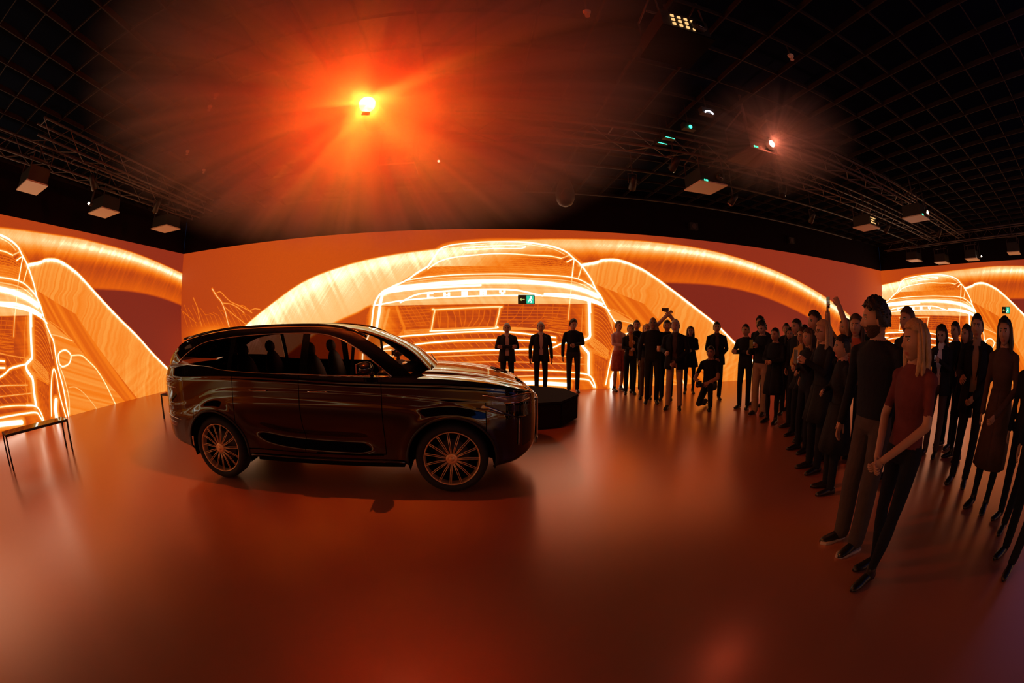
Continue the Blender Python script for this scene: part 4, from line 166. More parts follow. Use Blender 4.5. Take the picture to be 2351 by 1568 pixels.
PPM = 110.0; U0, U1 = -11.6, 18.6; ZT = 3.956
IW, IH = int((U1 - U0) * PPM), int(ZT * PPM)
def spl(pts, n=10):
    P = np.array(pts, float)
    if len(P) < 3: return P
    out = []; Q = np.vstack([2 * P[0] - P[1], P, 2 * P[-1] - P[-2]])
    for i in range(1, len(Q) - 2):
        for t in np.linspace(0, 1, n, endpoint=False):
            a, b, c, d = Q[i - 1], Q[i], Q[i + 1], Q[i + 2]
            out.append(.5 * ((2 * b) + (c - a) * t + (2 * a - 5 * b + 4 * c - d) * t ** 2 + (-a + 3 * b - 3 * c + d) * t ** 3))
    out.append(P[-1]); return np.array(out)
def wall_picture():
    uu, zz = np.meshgrid(U0 + (np.arange(IW) + .5) / PPM, (np.arange(IH) + .5) / PPM)
    uu = uu.astype(np.float32); zz = zz.astype(np.float32)
    rng = np.random.RandomState(3)
    def nz1(x, seed, freq):
        r = np.random.RandomState(seed).rand(4096); q = x * freq + 1000; i = np.floor(q).astype(int); t = q - i; t = t * t * (3 - 2 * t)
        return r[i % 4096] * (1 - t) + r[(i + 1) % 4096] * t
    I = .30 + .06 * np.exp(-((uu + 4) / 3.5) ** 2) + .0 * zz
    I = I - .07 * ss((uu - 3.5) / 3) + .09 * ss((uu - 13.5) / 2.5)
    cx = [-9.5, -8, -7.2, -6.34, -5.45, -4.37, -3.16, -2.02, -.95, 1, 3.16, 4.63, 6.77, 9.48, 11.87, 13.53, 15.5, 17.2]
    cz = [-1.6, .2, 1.05, 1.71, 2.25, 2.82, 3.17, 3.36, 3.47, 3.68, 3.76, 3.78, 3.66, 3.22, 2.57, 1.96, 1.0, 0]
    cc = spl(list(zip(cx, cz)), 12); top = np.interp(uu, cc[:, 0], cc[:, 1])
    lx = [-8, -6.5, -5, -3.69, -2.88, -2.48, -1, 1, 3, 4.7, 6.7, 8.43, 10.55, 12.5, 14, 15]
    lz = [-1.5, -.2, .9, 1.65, 1.98, 2.15, 2.5, 2.7, 2.72, 2.72, 2.7, 2.48, 1.94, 1.2, .4, -.6]
    cc = spl(list(zip(lx, lz)), 12); low = np.interp(uu, cc[:, 0], cc[:, 1])
    t = (top - zz) / np.maximum(top - low, .2)
    inb = ss((top - zz) / .06 + .5) * ss((zz - low) / .10 + .5)
    # streaks crossing the band, leaning with u
    st = nz1(uu * 1.0 + (zz - top) * -.45 * np.sign(uu - 3.2), 11, 13) * .5 + nz1(uu + (zz - top) * -.9, 12, 34) * .3
    left_side = 1 - ss((uu + 1) / 3)
    body = (.86 - .12 * t) * left_side + (1 - left_side) * (.70 - .36 * ss(t * 2.2 - .25) + .10 * ss(t * 2 - 1.1))
    rim = np.exp(-((t - .16) / .10) ** 2) * .16 + np.exp(-((t - .2) / .22) ** 2) * .05
    rim *= (.45 + .55 * ss((uu - 2.) / 4)) * (1 - .45 * left_side)
    band = body + rim + (st - .35) * .12 * (1 - ss(t * 1.6 - .6) * .6)
    I = I * (1 - inb) + band * inb
    # area inside the arch
    I = I + .30 * np.exp(-((uu + 7.5) / .95) ** 2 - ((zz - 1.5) / .28) ** 2)
    ins = ss((low - zz) / .05) * ss((uu - 4.2) / .3)
    I = I * (1 - ins) + ins * (.185 + .05 * np.exp(-((uu - 8.9) / 1.1) ** 2) * (1 - ss((zz - 1.2) / 1.2)))
    # inner ribbon falling to the right
    rx = [1.0, 2.79, 3.2, 3.61, 4.1, 4.59, 5.93, 6.68, 7.34, 8.2, 8.9, 9.6]
    rz = [2.9, 3.18, 3.29, 3.30, 3.16, 2.92, 2.09, 1.62, 1.12, .5, -.05, -.7]
    cc = spl(list(zip(rx, rz)), 12); rt = np.interp(uu, cc[:, 0], cc[:, 1])
    ax = [1.0, 3.06, 4.3, 5.4, 6.48]; az = [3.2, 2.58, 2.14, 1.08, -.01]
    al = np.interp(uu, ax, az); al = np.where(uu > 6.48, -1.0, al)
    bx = [2.0, 3.31, 4.23, 5.1, 5.96]; bz = [2.6, 2.04, 1.54, .78, -.02]
    bl = np.interp(uu, bx, bz); bl = np.where(uu > 5.96, -1, bl)
    inr = ss((rt - zz) / .05) * ss((uu - 2.4) / .3) * (uu < 9.6)
    d = (rt - zz)
    fl = nz1(uu * 1.0 + (rt - zz) * .32 + .10 * nz1(zz * 3, 21, 2), 13, 24) * .6 + nz1(uu * .5 - zz * 1.2, 15, 16) * .4 * ss((1.5 - zz) / 1.2)
    ribbon = .60 + (fl - .4) * .15 + .40 * np.exp(-((d - .06) / .055) ** 2) + .06 * np.exp(-d / .4)
    strip = .50 + (nz1(uu + zz * .9, 17, 12) - .5) * .14
    side_ = .58 + (nz1(uu * .3 + zz, 18, 22) - .5) * .12
    rib = np.where(zz > al, ribbon, np.where(zz > bl, strip, side_))
    I = I * (1 - inr) + rib * inr
    # the drawn car body: darker translucent fill
    oc = np.array([(-1.13, 3.04), (-.83, 3.47), (-.13, 3.6), (1.09, 3.63), (2.23, 3.41), (2.86, 2.73), (3.3, 1.94), (3.54, 1.56), (3.75, .6), (3.8, 0)])
    icr = np.array([(-1.13, 3.04), (-1.7, 2.75), (-2.15, 2.45), (-2.5, 2.2), (-2.65, 1.9), (-2.75, 1.1), (-2.75, 0)])
    xr = np.interp(zz, oc[::-1, 1], oc[::-1, 0]); xl_ = np.interp(zz, icr[::-1, 1], icr[::-1, 0])
    xl_ = np.where(zz > 3.04, np.interp(zz, [3.04, 3.47, 3.6, 3.63], [-1.13, -.83, -.13, .4]), xl_)
    inc = ss((uu - xl_) / .05 + .5) * ss((xr - uu) / .05 + .5) * ss((3.63 - zz) / .04 + .5)
    fill = np.where(zz > 3.15, .36, np.where(zz > 2.62, .50, np.where(zz > 2.12, .74, .36)))
    fill = fill + .22 * np.exp(-((uu + 2.3) / .35) ** 2) * (zz < 2.1) + .10 * np.exp(-((uu - 2.75) / .25) ** 2) * (zz < 2.1) + (nz1(uu * 1.3 + zz, 31, 9) - .5) * .06 + (nz1(zz * 2, 32, 15) - .5) * .05
    fill -= .07 * np.exp(-((uu - 1.1) / .8) ** 2) * (zz < 2.1)
    I = I * (1 - inc) + fill * inc
    I = I.astype(np.float32)
    A = np.zeros_like(I)
    # hot glow round the brightest lines of the drawing
    for w_, b_, g_, pts in STROKES:
        P = spl(pts, 8) if len(pts) > 3 else np.array(pts, float)
        reach = w_ / 2 + 2.2 * g_
        for a_, b2 in zip(P[:-1], P[1:]):
            x0, x1 = min(a_[0], b2[0]) - reach, max(a_[0], b2[0]) + reach
            y0, y1 = min(a_[1], b2[1]) - reach, max(a_[1], b2[1]) + reach
            i0, i1 = max(0, int((x0 - U0) * PPM)), min(IW, int((x1 - U0) * PPM) + 1)
            j0, j1 = max(0, int(y0 * PPM)), min(IH, int(y1 * PPM) + 1)
            if i1 <= i0 or j1 <= j0: continue
            X = uu[j0:j1, i0:i1] - a_[0]; Z = zz[j0:j1, i0:i1] - a_[1]; dx, dz = b2 - a_
            l2 = dx * dx + dz * dz + 1e-12; tt = np.clip((X * dx + Z * dz) / l2, 0, 1)
            dd = np.hypot(X - tt * dx, Z - tt * dz)
            wv = max(w_, .024) * 1.3
            core = np.clip(1.35 - dd / (wv * .5), 0, 1) * min(1, .75 + w_ * 8)
            v = b_ * np.maximum(core, .55 * np.exp(-(np.maximum(dd - w_ / 2, 0) / (g_ * .9)) ** 2))
            A[j0:j1, i0:i1] = np.maximum(A[j0:j1, i0:i1], v)
    # lettering on the drawn tail lamp
    FONT = {'C': ["111", "100", "100", "100", "111"], 'H': ["101", "101", "111", "101", "101"], 'E': ["111", "100", "111", "100", "111"], 'R': ["111", "101", "111", "110", "101"], 'Y': ["101", "101", "111", "010", "010"]}
    for ch, (cu, cz_) in zip("CHERY", [(-1.07, 2.34), (-.67, 2.35), (-.24, 2.365), (.2, 2.38), (.66, 2.385)]):
        for r_, row in enumerate(FONT[ch]):
            for c_, q in enumerate(row):
                if q == '1':
                    x0 = cu + (c_ - 1.5) * .05; z0 = cz_ + (2 - r_) * .022
                    A[int((z0 - .011) * PPM):int((z0 + .013) * PPM) + 1, int((x0 - U0) * PPM):int((x0 + .05 - U0) * PPM) + 1] = 1.15
    I = np.maximum(I, I * .45 + A * .72); I = np.maximum(I, np.minimum(A, 1.25))
    I += (rng.rand(IH, IW).astype(np.float32) - .5) * .03
    kx = [0, .12, .22, .32, .42, .54, .66, .8, .95, 1.1, 1.3]
    kc = [(50, 12, 18), (100, 28, 24), (138, 42, 24), (182, 64, 17), (220, 90, 12), (246, 124, 22), (252, 160, 66), (255, 204, 130), (255, 232, 190), (255, 248, 232), (255, 255, 255)]
    kl = np.array([lin(c) for c in kc])
    px = np.ones((IH, IW, 4), np.float32)
    for c in range(3): px[..., c] = np.interp(I, kx, kl[:, c])
    im = bpy.data.images.new('wall_film', IW, IH, float_buffer=False, alpha=False)
    # stored as sRGB bytes
    srgb = np.where(px[..., :3] <= .0031308, px[..., :3] * 12.92, 1.055 * np.power(np.maximum(px[..., :3], 1e-9), 1 / 2.4) - .055)
    px[..., :3] = srgb
    im.pixels.foreach_set(px.ravel()); im.update(); im.pack()
    return im
FILM = wall_picture()
def screen_mat(name, strength):
    m = bpy.data.materials.new(name); m.use_nodes = True; nt = m.node_tree; b = nt.nodes['Principled BSDF']
    ti = nt.nodes.new('ShaderNodeTexImage'); ti.image = FILM; ti.extension = 'EXTEND'
    uv = nt.nodes.new('ShaderNodeUVMap'); nt.links.new(uv.outputs[0], ti.inputs[0])
    b.inputs['Base Color'].default_value = (.03, .02, .02, 1); b.inputs['Roughness'].default_value = .8
    nt.links.new(ti.outputs[0], b.inputs['Emission Color']); 
    sp = nt.nodes.new('ShaderNodeSeparateColor'); mr = nt.nodes.new('ShaderNodeMapRange')      # bright strokes of the film are far brighter than its ground
    nt.links.new(ti.outputs[0], sp.inputs[0]); nt.links.new(sp.outputs[1], mr.inputs['Value'])
    mr.inputs['From Min'].default_value = .62; mr.inputs['From Max'].default_value = 1.0; mr.inputs['To Min'].default_value = strength; mr.inputs['To Max'].default_value = strength * 3.2
    nt.links.new(mr.outputs[0], b.inputs['Emission Strength'])
    return m
M_SCREEN = screen_mat('lit_screen_wall', 1.0)
M_SCREENF = screen_mat('lit_screen_front', .75)
M_FASCIA = mat('dark_fascia', (.014, .008, .011), .9, spec=.05, bump=.1, bscale=40)
def screen(name, p0, p1, nrm, u_at0, u_at1, m, parent):
    """flat lit panel from p0 to p1 (xy), film coordinate u at both ends"""
    v = [(*p0, 0), (*p1, 0), (*p1, ZS), (*p0, ZS)]
    o = mesh_obj(name, v, [(0, 1, 2, 3)], m, parent)
    uvl = o.data.uv_layers.new(name='UVMap')
    f = lambda u: (u - U0) / (U1 - U0)
    for i, q in enumerate([(f(u_at0), 0), (f(u_at1), 0), (f(u_at1), 1), (f(u_at0), 1)]): uvl.data[i].uv = q
    return o
# floor
def floor_mat():
    m = bpy.data.materials.new('polished_floor'); m.use_nodes = True; nt = m.node_tree; b = nt.nodes['Principled BSDF']
    tc = nt.nodes.new('ShaderNodeTexCoord')
    n1 = nt.nodes.new('ShaderNodeTexNoise'); n1.inputs['Scale'].default_value = .35; n1.inputs['Detail'].default_value = 4
    nt.links.new(tc.outputs['Object'], n1.inputs['Vector'])
    cr = nt.nodes.new('ShaderNodeMapRange'); cr.inputs['To Min'].default_value = .27; cr.inputs['To Max'].default_value = .29
    nt.links.new(n1.outputs['Fac'], cr.inputs['Value']); nt.links.new(cr.outputs['Result'], b.inputs['Roughness'])
    n2 = nt.nodes.new('ShaderNodeTexNoise'); n2.inputs['Scale'].default_value = 60; n2.inputs['Detail'].default_value = 2
    nt.links.new(tc.outputs['Object'], n2.inputs['Vector'])
    bp = nt.nodes.new('ShaderNodeBump'); bp.inputs['Strength'].default_value = .05; bp.inputs['Distance'].default_value = .003
    nt.links.new(n2.outputs['Fac'], bp.inputs['Height']); nt.links.new(bp.outputs['Normal'], b.inputs['Normal'])
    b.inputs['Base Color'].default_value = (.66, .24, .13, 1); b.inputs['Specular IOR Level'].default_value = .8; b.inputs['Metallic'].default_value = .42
    return m
M_FLOOR = floor_mat()
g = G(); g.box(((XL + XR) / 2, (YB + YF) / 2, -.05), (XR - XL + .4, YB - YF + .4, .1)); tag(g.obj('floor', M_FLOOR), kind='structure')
M_CEIL = mat('ceiling_black', (.007, .012, .026), .95, spec=.0, bump=.15, bscale=30)
g = G(); g.box(((XL + XR) / 2, (YB + YF) / 2, ZC + .25), (XR - XL + .4, YB - YF + .4, .1)); ceil = tag(g.obj('ceiling', M_CEIL), kind='structure')
def wall(name, c, d):
    g = G(); g.box(c, d); return tag(g.obj(name, M_FASCIA), kind='structure')
H2 = ZC + .2
wb = wall('wall_back', ((XL + XR) / 2, YB + .11, H2 / 2), (XR - XL, .2, H2))
screen('projection_screen', (XL, YB), (XR, YB), 0, XL, XR, M_SCREEN, wb)
wl = wall('wall_left', (XL - .11, (YB + YF) / 2, H2 / 2), (.2, YB - YF, H2))
screen('projection_screen', (XL, YF), (XL, YB), 0, YF - 1, YB - 1, M_SCREEN, wl)
wr = wall('wall_right', (XR + .11, (YB + YF) / 2, H2 / 2), (.2, YB - YF, H2))
screen('projection_screen', (XR, YB), (XR, YF), 0, 7.7 - YB, 7.7 - YF, M_SCREEN, wr)
wf = wall('wall_front', ((XL + XR) / 2, YF - .11, H2 / 2), (XR - XL, .2, H2))
screen('projection_screen', (XR, YF), (XL, YF), 0, -9.2, 16.0, M_SCREENF, wf)
M_BAR = mat('ceiling_bar_metal', (.026, .022, .024), .6, .1, spec=.1)
# ceiling grid 0.635 m
xs = [-.04 + .635 * k for k in range(-14, 26)]; ys = [8.34 - .635 * k for k in range(-2, 26)]
def shared(name, me, loc, parent=None, rot=(0, 0, 0)):
    o = bpy.data.objects.new(name, me); o.location = loc; o.rotation_euler = rot; link(o)
    if parent: o.parent = parent
    return o
g = G(); g.box((0, 0, 0), (.018, YB - YF - .04, .07)); o = g.obj('ceiling_bar', M_BAR, ceil); o.location = (xs[0], (YB + YF) / 2, ZC + .015); me1 = o.data
for x in xs[1:]: shared('ceiling_bar', me1, (x, (YB + YF) / 2, ZC + .015), ceil)
g = G(); g.box((0, 0, 0), (XR - XL - .04, .018, .06)); o = g.obj('ceiling_bar', M_BAR, ceil); o.location = ((XL + XR) / 2, ys[0], ZC + .022); me2 = o.data
for y in ys[1:]:
    if YF < y < YB: shared('ceiling_bar', me2, ((XL + XR) / 2, y, ZC + .022), ceil)
# ================================================================== the car
M_PAINT = mat('black_paint', (.004, .0035, .006), .05, 0, .5, coat=0.0); M_PAINT.node_tree.nodes['Principled BSDF'].inputs['IOR'].default_value = 1.68
M_PTOP = mat('black_paint_bright_top', (.004, .0035, .006), .05, 0, .5); M_PTOP.node_tree.nodes['Principled BSDF'].inputs['IOR'].default_value = 2.5  # same black paint, reflectivity raised to brighten hood and roof reflections
M_GLOSSB = mat('gloss_black_trim', (.004, .004, .005), .12, 0, .6, coat=.6)
M_PLAST = mat('black_plastic', (.010, .009, .010), .55)
M_DARK = mat('underbody_black', (.003, .003, .003), .9, spec=.1)
M_CHROME = mat('chrome', (.75, .68, .62), .12, 1.0)
M_RIM = mat('bronze_rim', (.85, .48, .22), .35, .45)
M_TYRE = mat('tyre_rubber', (.010, .009, .010), .75, bump=.2, bscale=120)
M_LEATHER = mat('dark_leather', (.03, .02, .02), .5)
M_LENS = mat('headlight_lens', (.25, .20, .18), .12, .6, coat=1.)
M_REDLENS = mat('tail_lens', (.10, .006, .006), .12, .2, coat=1.)
def glass_mat(name, tint, tr):
    m = bpy.data.materials.new(name); m.use_nodes = True; nt = m.node_tree; nt.nodes.remove(nt.nodes['Principled BSDF'])
    t = nt.nodes.new('ShaderNodeBsdfTransparent'); t.inputs[0].default_value = (*tint, 1)
    g_ = nt.nodes.new('ShaderNodeBsdfGlossy'); g_.inputs['Roughness'].default_value = .03; g_.inputs[0].default_value = (.9, .9, .9, 1)
    f = nt.nodes.new('ShaderNodeFresnel'); f.inputs[0].default_value = 1.45
    mx = nt.nodes.new('ShaderNodeMixShader'); nt.links.new(f.outputs[0], mx.inputs[0]); nt.links.new(t.outputs[0], mx.inputs[1]); nt.links.new(g_.outputs[0], mx.inputs[2])
    nt.links.new(mx.outputs[0], nt.nodes['Material Output'].inputs[0]); return m
M_GLASS = glass_mat('tinted_glass', (.26, .17, .17), 1); M_GLASSF = glass_mat('front_door_glass', (.62, .50, .46), 1); M_WSCR = glass_mat('windscreen_glass', (.92, .88, .86), 1)
CW = 1.87
def itp(pts):
    P = spl(pts, 12); i = np.argsort(P[:, 0]); P = P[i]
    return lambda s: np.interp(s, P[:, 0], P[:, 1])
f_belt = itp([(-.98, 1.22), (-.8, 1.275), (-.62, 1.285), (-.1, 1.27), (.11, 1.235), (.54, 1.21), (1.02, 1.20), (1.6, 1.185), (2.11, 1.172), (2.6, 1.155), (2.96, 1.12), (3.21, 1.075), (3.45, 1.005), (3.56, .94), (3.62, .88)])
f_hood = itp([(2.0, 1.2), (2.5, 1.21), (2.86, 1.18), (3.15, 1.135), (3.4, 1.06), (3.52, .98), (3.62, .88)])
f_low = itp([(-.98, .50), (-.9, .38), (-.5, .29), (.4, .27), (2.25, .27), (3.14, .24), (3.44, .31), (3.62, .44)])
f_line = itp([(-.98, .80), (-.42, .86), (0, 1.0), (.41, 1.04), (1.27, 1.04), (2.0, 1.01), (2.48, .965), (2.96, .93), (3.62, .86)])
f_sho = itp([(-.98, 1.1), (.13, 1.15), (.91, 1.14), (1.8, 1.1), (2.68, 1.07), (3.3, 1.0), (3.62, .9)])
def hw_inset(s):
    s = np.asarray(s, float)
    a = np.clip((s - 2.82) / .79, 0, 1); b = np.clip((-.12 - s) / .95, 0, 1)
    wf = np.power(np.clip(1 - a ** 3.4, 0, 1), 1 / 3.0); wb_ = np.power(np.clip(1 - b ** 4.2, 0, 1), 1 / 3.2)
    return CW / 2 * (1 - np.minimum(wf, wb_))
HUBS = (0.0, 2.68); ZH = .362
def side_inset(s, z):
    """distance in from the widest plane at station s, height z"""
    s = np.asarray(s, float); z = np.asarray(z, float)
    zl = f_line(s); zs = f_sho(s); zb = f_belt(s); lo = f_low(s)
    y = .062 * ss((zl - .14 - z) / .42)
    y = y + .0105 * ss((z - zl + .15) / .09) + .006 * ss((z - zl + .012) / .035) + .007 * ss((z - zs + .017) / .035) + .055 * np.clip((z - zs - .03) / .09, 0, 1.3)
    y = y + .12 * np.clip((lo + .075 - z) / .075, 0, 1) ** 2
    zc = .545 + .24 * np.exp(-np.maximum(s - .35, 0) / .28)
    fade = ss((s - .36) / .4) * ss((2.0 - s) / .25)
    y = y + .040 * np.exp(-((z - zc) / .075) ** 2) * fade - .022 * np.exp(-((z - zc + .13) / .05) ** 2) * fade
    for hx in HUBS:
        d = np.hypot(s - hx, z - ZH)
        y = y - .028 * np.exp(-((d - .45) / .075) ** 2) * (z < zl)
    return y
def side_pt(s, z, off=0.0, mirror=False):
    t = float(hw_inset(s)); k = 1 - t / (CW / 2)
    y = t + float(side_inset(s, z)) * max(k, .15) - off
    return (s, CW - y if mirror else y, z)
CARX, CARY, CARR = -2.93, 3.66, R_(1.8556)
car = empty('car', (CARX, CARY, 0), CARR, 'glossy black sport utility car with multi-spoke bronze wheels, parked side-on on the hall floor', 'car')
DOORS = [.32, 1.16, 2.03]
def grid_faces(nr, nc, keep=None):
    f = []
    for i in range(nr - 1):
        for j in range(nc - 1):
            if keep is None or keep[i, j]: f.append((i * nc + j, (i + 1) * nc + j, (i + 1) * nc + j + 1, i * nc + j + 1))
    return f
def compact(v, f):
    used = sorted({i for q in f for i in q}); mp = {a: b for b, a in enumerate(used)}
    return [v[i] for i in used], [tuple(mp[i] for i in q) for q in f]
def car_body():
    st = list(np.linspace(-.2, 2.85, 120)) + list(-.12 - .95 * np.sin(np.linspace(.08, math.pi / 2, 34))) + list(2.82 + .79 * np.sin(np.linspace(.08, math.pi / 2, 34)))
    for c in DOORS + [3.02, -.30]: st = [q for q in st if abs(q - c) > .012] + [c - .004, c + .004]
    st = np.array(sorted(set(np.round(st, 4))))
    rr = np.linspace(0, 1, 76)
    zz = f_low(st)[:, None] + (f_belt(st) - f_low(st))[:, None] * rr[None, :]
    sg = np.repeat(st[:, None], len(rr), 1)
    t = hw_inset(sg); k = np.maximum(1 - t / (CW / 2), .0)
    yy = t + side_inset(sg, zz) * k
    ns, nr = sg.shape
    dist = np.minimum(np.hypot(sg - HUBS[0], zz - ZH), np.hypot(sg - HUBS[1], zz - ZH))
    RA = .437
    cs = (sg[:-1, :-1] + sg[1:, 1:]) / 2; cz = (zz[:-1, :-1] + zz[1:, 1:]) / 2
    cd = np.minimum(np.hypot(cs - HUBS[0], cz - ZH), np.hypot(cs - HUBS[1], cz - ZH))
    keep = cd > RA
    # snap the cut edge to the circle
    for hx in HUBS:
        d = np.hypot(sg - hx, zz - ZH); m = (d < RA + .004)
        q = np.where(m, RA / np.maximum(d, 1e-3), 1)
        # only vertices close to the edge
        near = m & (d > RA - .06)
        sg2 = np.where(near, hx + (sg - hx) * q, sg); zz2 = np.where(near, ZH + (zz - ZH) * q, zz); sg, zz = sg2, zz2
    names = []
    seam = np.zeros_like(keep)
    for c in DOORS: seam |= (np.abs(cs - c) < .0045) & (cz > .40)
    seam |= (np.abs(cz - .405) < .007) & (cs > DOORS[0]) & (cs < DOORS[2])
    seam |= (np.abs(cs - 3.02) < .0045) & (cz < .93) & (cd > RA)
    seam |= (np.abs(cs + .30) < .0045) & (cz < .80)
    zone = np.full(cs.shape, 0)
    zone[(cs < -.30)] = 1; zone[(cs > 3.02)] = 2
    zone[(cs > DOORS[0]) & (cs < DOORS[1]) & (cz > .405)] = 3
    zone[(cs > DOORS[1]) & (cs < DOORS[2]) & (cz > .405)] = 4
    zone[(cs > DOORS[2]) & (cs <= 3.02) & (cz > .38)] = 5
    nm = {0: 'side_panel', 1: 'rear_bumper', 2: 'front_bumper', 3: 'rear_door', 4: 'front_door', 5: 'fender'}
    out = {}
    for mir in (0, 1):
        V = np.stack([sg, (CW - yy) if mir else yy, zz], -1).reshape(-1, 3)
        for zn, n in nm.items():
            f = grid_faces(ns, nr, keep & ~seam & (zone == zn))
            if mir == 1: f = [q[::-1] for q in f]
            v, f = compact(V.tolist(), f)
            o = mesh_obj(n, v, f, M_PAINT, car, smooth=True); out[(n, mir)] = o
        # dark backing behind the seams
        ok = (cd > RA + .02) & (cs > -.8) & (cs < 3.4)
        Vb = np.stack([sg, (CW - yy - .012) if mir else yy + .012, zz], -1).reshape(-1, 3)
        v, f = compact(Vb.tolist(), grid_faces(ns, nr, ok)); mesh_obj('inner_panel', v, f, M_DARK, car)
    return out
body = car_body()
# wheel arches: lip and liner
for hx in HUBS:
    for mir in (0, 1):
        g = G(); pts = []
        for a in np.linspace(-.28, math.pi + .28, 40):
            s_, z_ = hx + .437 * math.cos(a), ZH + .437 * math.sin(a)
            if z_ < f_low(s_): continue
            pts.append(side_pt(s_, z_, .004, mir))
        g.tube(pts, .013, 6); g.obj('arch_lip', M_PLAST, car, smooth=True)
        g = G(); n = 28; v = []; f = []
        for i, a in enumerate(np.linspace(-.3, math.pi + .3, n)):
            for yv in (.07, .42):
                v.append((hx + .44 * math.cos(a), CW - yv if mir else yv, ZH + .44 * math.sin(a)))
        for i in range(n - 1): f.append((2 * i, 2 * i + 1, 2 * i + 3, 2 * i + 2))
        k0 = len(v); v.append((hx, CW - .42 if mir else .42, ZH)); f += [(2 * i + 1, k0, 2 * i + 3) for i in range(n - 1)]
        mesh_obj('arch_liner', v, f, M_DARK, car, smooth=False)
g = G(); g.box((1.34, CW / 2, .30), (1.7, 1.55, .12)); g.box((1.34, CW / 2, .36), (3.9, 1.0, .1)); g.box((-.55, CW / 2, .5), (.5, 1.2, .25)); g.box((3.15, CW / 2, .48), (.5, 1.2, .3))
g.obj('underbody', M_DARK, car)
# sill trim
for mir in (0, 1):
    g = G(); g.tube([side_pt(s_, .335, .010, mir) for s_ in np.linspace(.47, 2.22, 24)], .016, 6); g.obj('sill_trim', M_GLOSSB, car, smooth=True)
# hood (with two raised folds) and the tail deck
def cross(stations, f_edge, f_mid, nm, matr, bow=.0, fold=True, thick=None):
    nv = 41; v = []
    for s_ in stations:
        t = float(hw_inset(s_)); kk = max(1 - t / (CW / 2), 0)
        y0 = t + float(side_inset(s_, f_edge(s_))) * kk
        for j in range(nv):
            q = j / (nv - 1); c = 2 * q - 1
            y = y0 + (CW - 2 * y0) * q
            shp = (1 - abs(c) ** 2.0)
            z = f_edge(s_) + (f_mid(s_) - f_edge(s_)) * shp
            if fold: z += .007 * kk * math.exp(-((abs(c) - .62) / .09) ** 2) - .005 * math.exp(-((abs(c) - .80) / .07) ** 2) * kk
            v.append((s_, y, z))
    return mesh_obj(nm, v, grid_faces(len(stations), nv), matr, car, smooth=True)
hs = np.concatenate([np.linspace(2.06, 2.85, 22), 2.82 + .79 * np.sin(np.linspace(.08, math.pi / 2, 30))])
hs = np.array(sorted(hs)); cross(hs, f_belt, f_hood, 'hood', M_PTOP)
# ---- greenhouse
def resample(P, n):
    P = np.array(P, float); d = np.concatenate([[0], np.cumsum(np.hypot(*(P[1:] - P[:-1]).T))]); t = np.linspace(0, d[-1], n)
    return np.stack([np.interp(t, d, P[:, i]) for i in range(P.shape[1])], 1)
WT = spl([(-.66, 1.287), (-.57, 1.36), (-.47, 1.425), (-.26, 1.515), (.03, 1.567), (.48, 1.598), (.97, 1.607), (1.30, 1.598), (1.52, 1.555), (1.74, 1.455), (1.94, 1.315), (2.12, 1.174)], 10)
# window line (a few keys) and body edge line with matching keys
keysW = [(-.66, 1.287), (-.50, 1.405), (-.26, 1.515), (.03, 1.567), (.48, 1.598), (.97, 1.607), (1.30, 1.598), (1.52, 1.555), (1.74, 1.455), (1.94, 1.315), (2.12, 1.174)]
keysE = [(-1.0, 1.245), (-.82, 1.41), (-.58, 1.557), (.03, 1.648), (.50, 1.668), (.97, 1.672), (1.36, 1.660), (1.66, 1.610), (1.92, 1.490), (2.13, 1.345), (2.33, 1.172)]
def gy(s, z):
    zb = f_belt(s); q = np.clip((z - zb) / (1.66 - zb), 0, 1)
    base = .105 + float(hw_inset(s)) * .75
    return base + .20 * q ** 1.25 + .05 * ss((-.1 - s) / .6) * (1 - 0 * q) + .03 * ss((s - 1.6) / .6)
NK = 90
def keyspl(K): 
    P = spl(K, 9); return P
Wk = keyspl(keysW); Ek = keyspl(keysE)
assert len(Wk) == len(Ek)
nk = len(Wk)
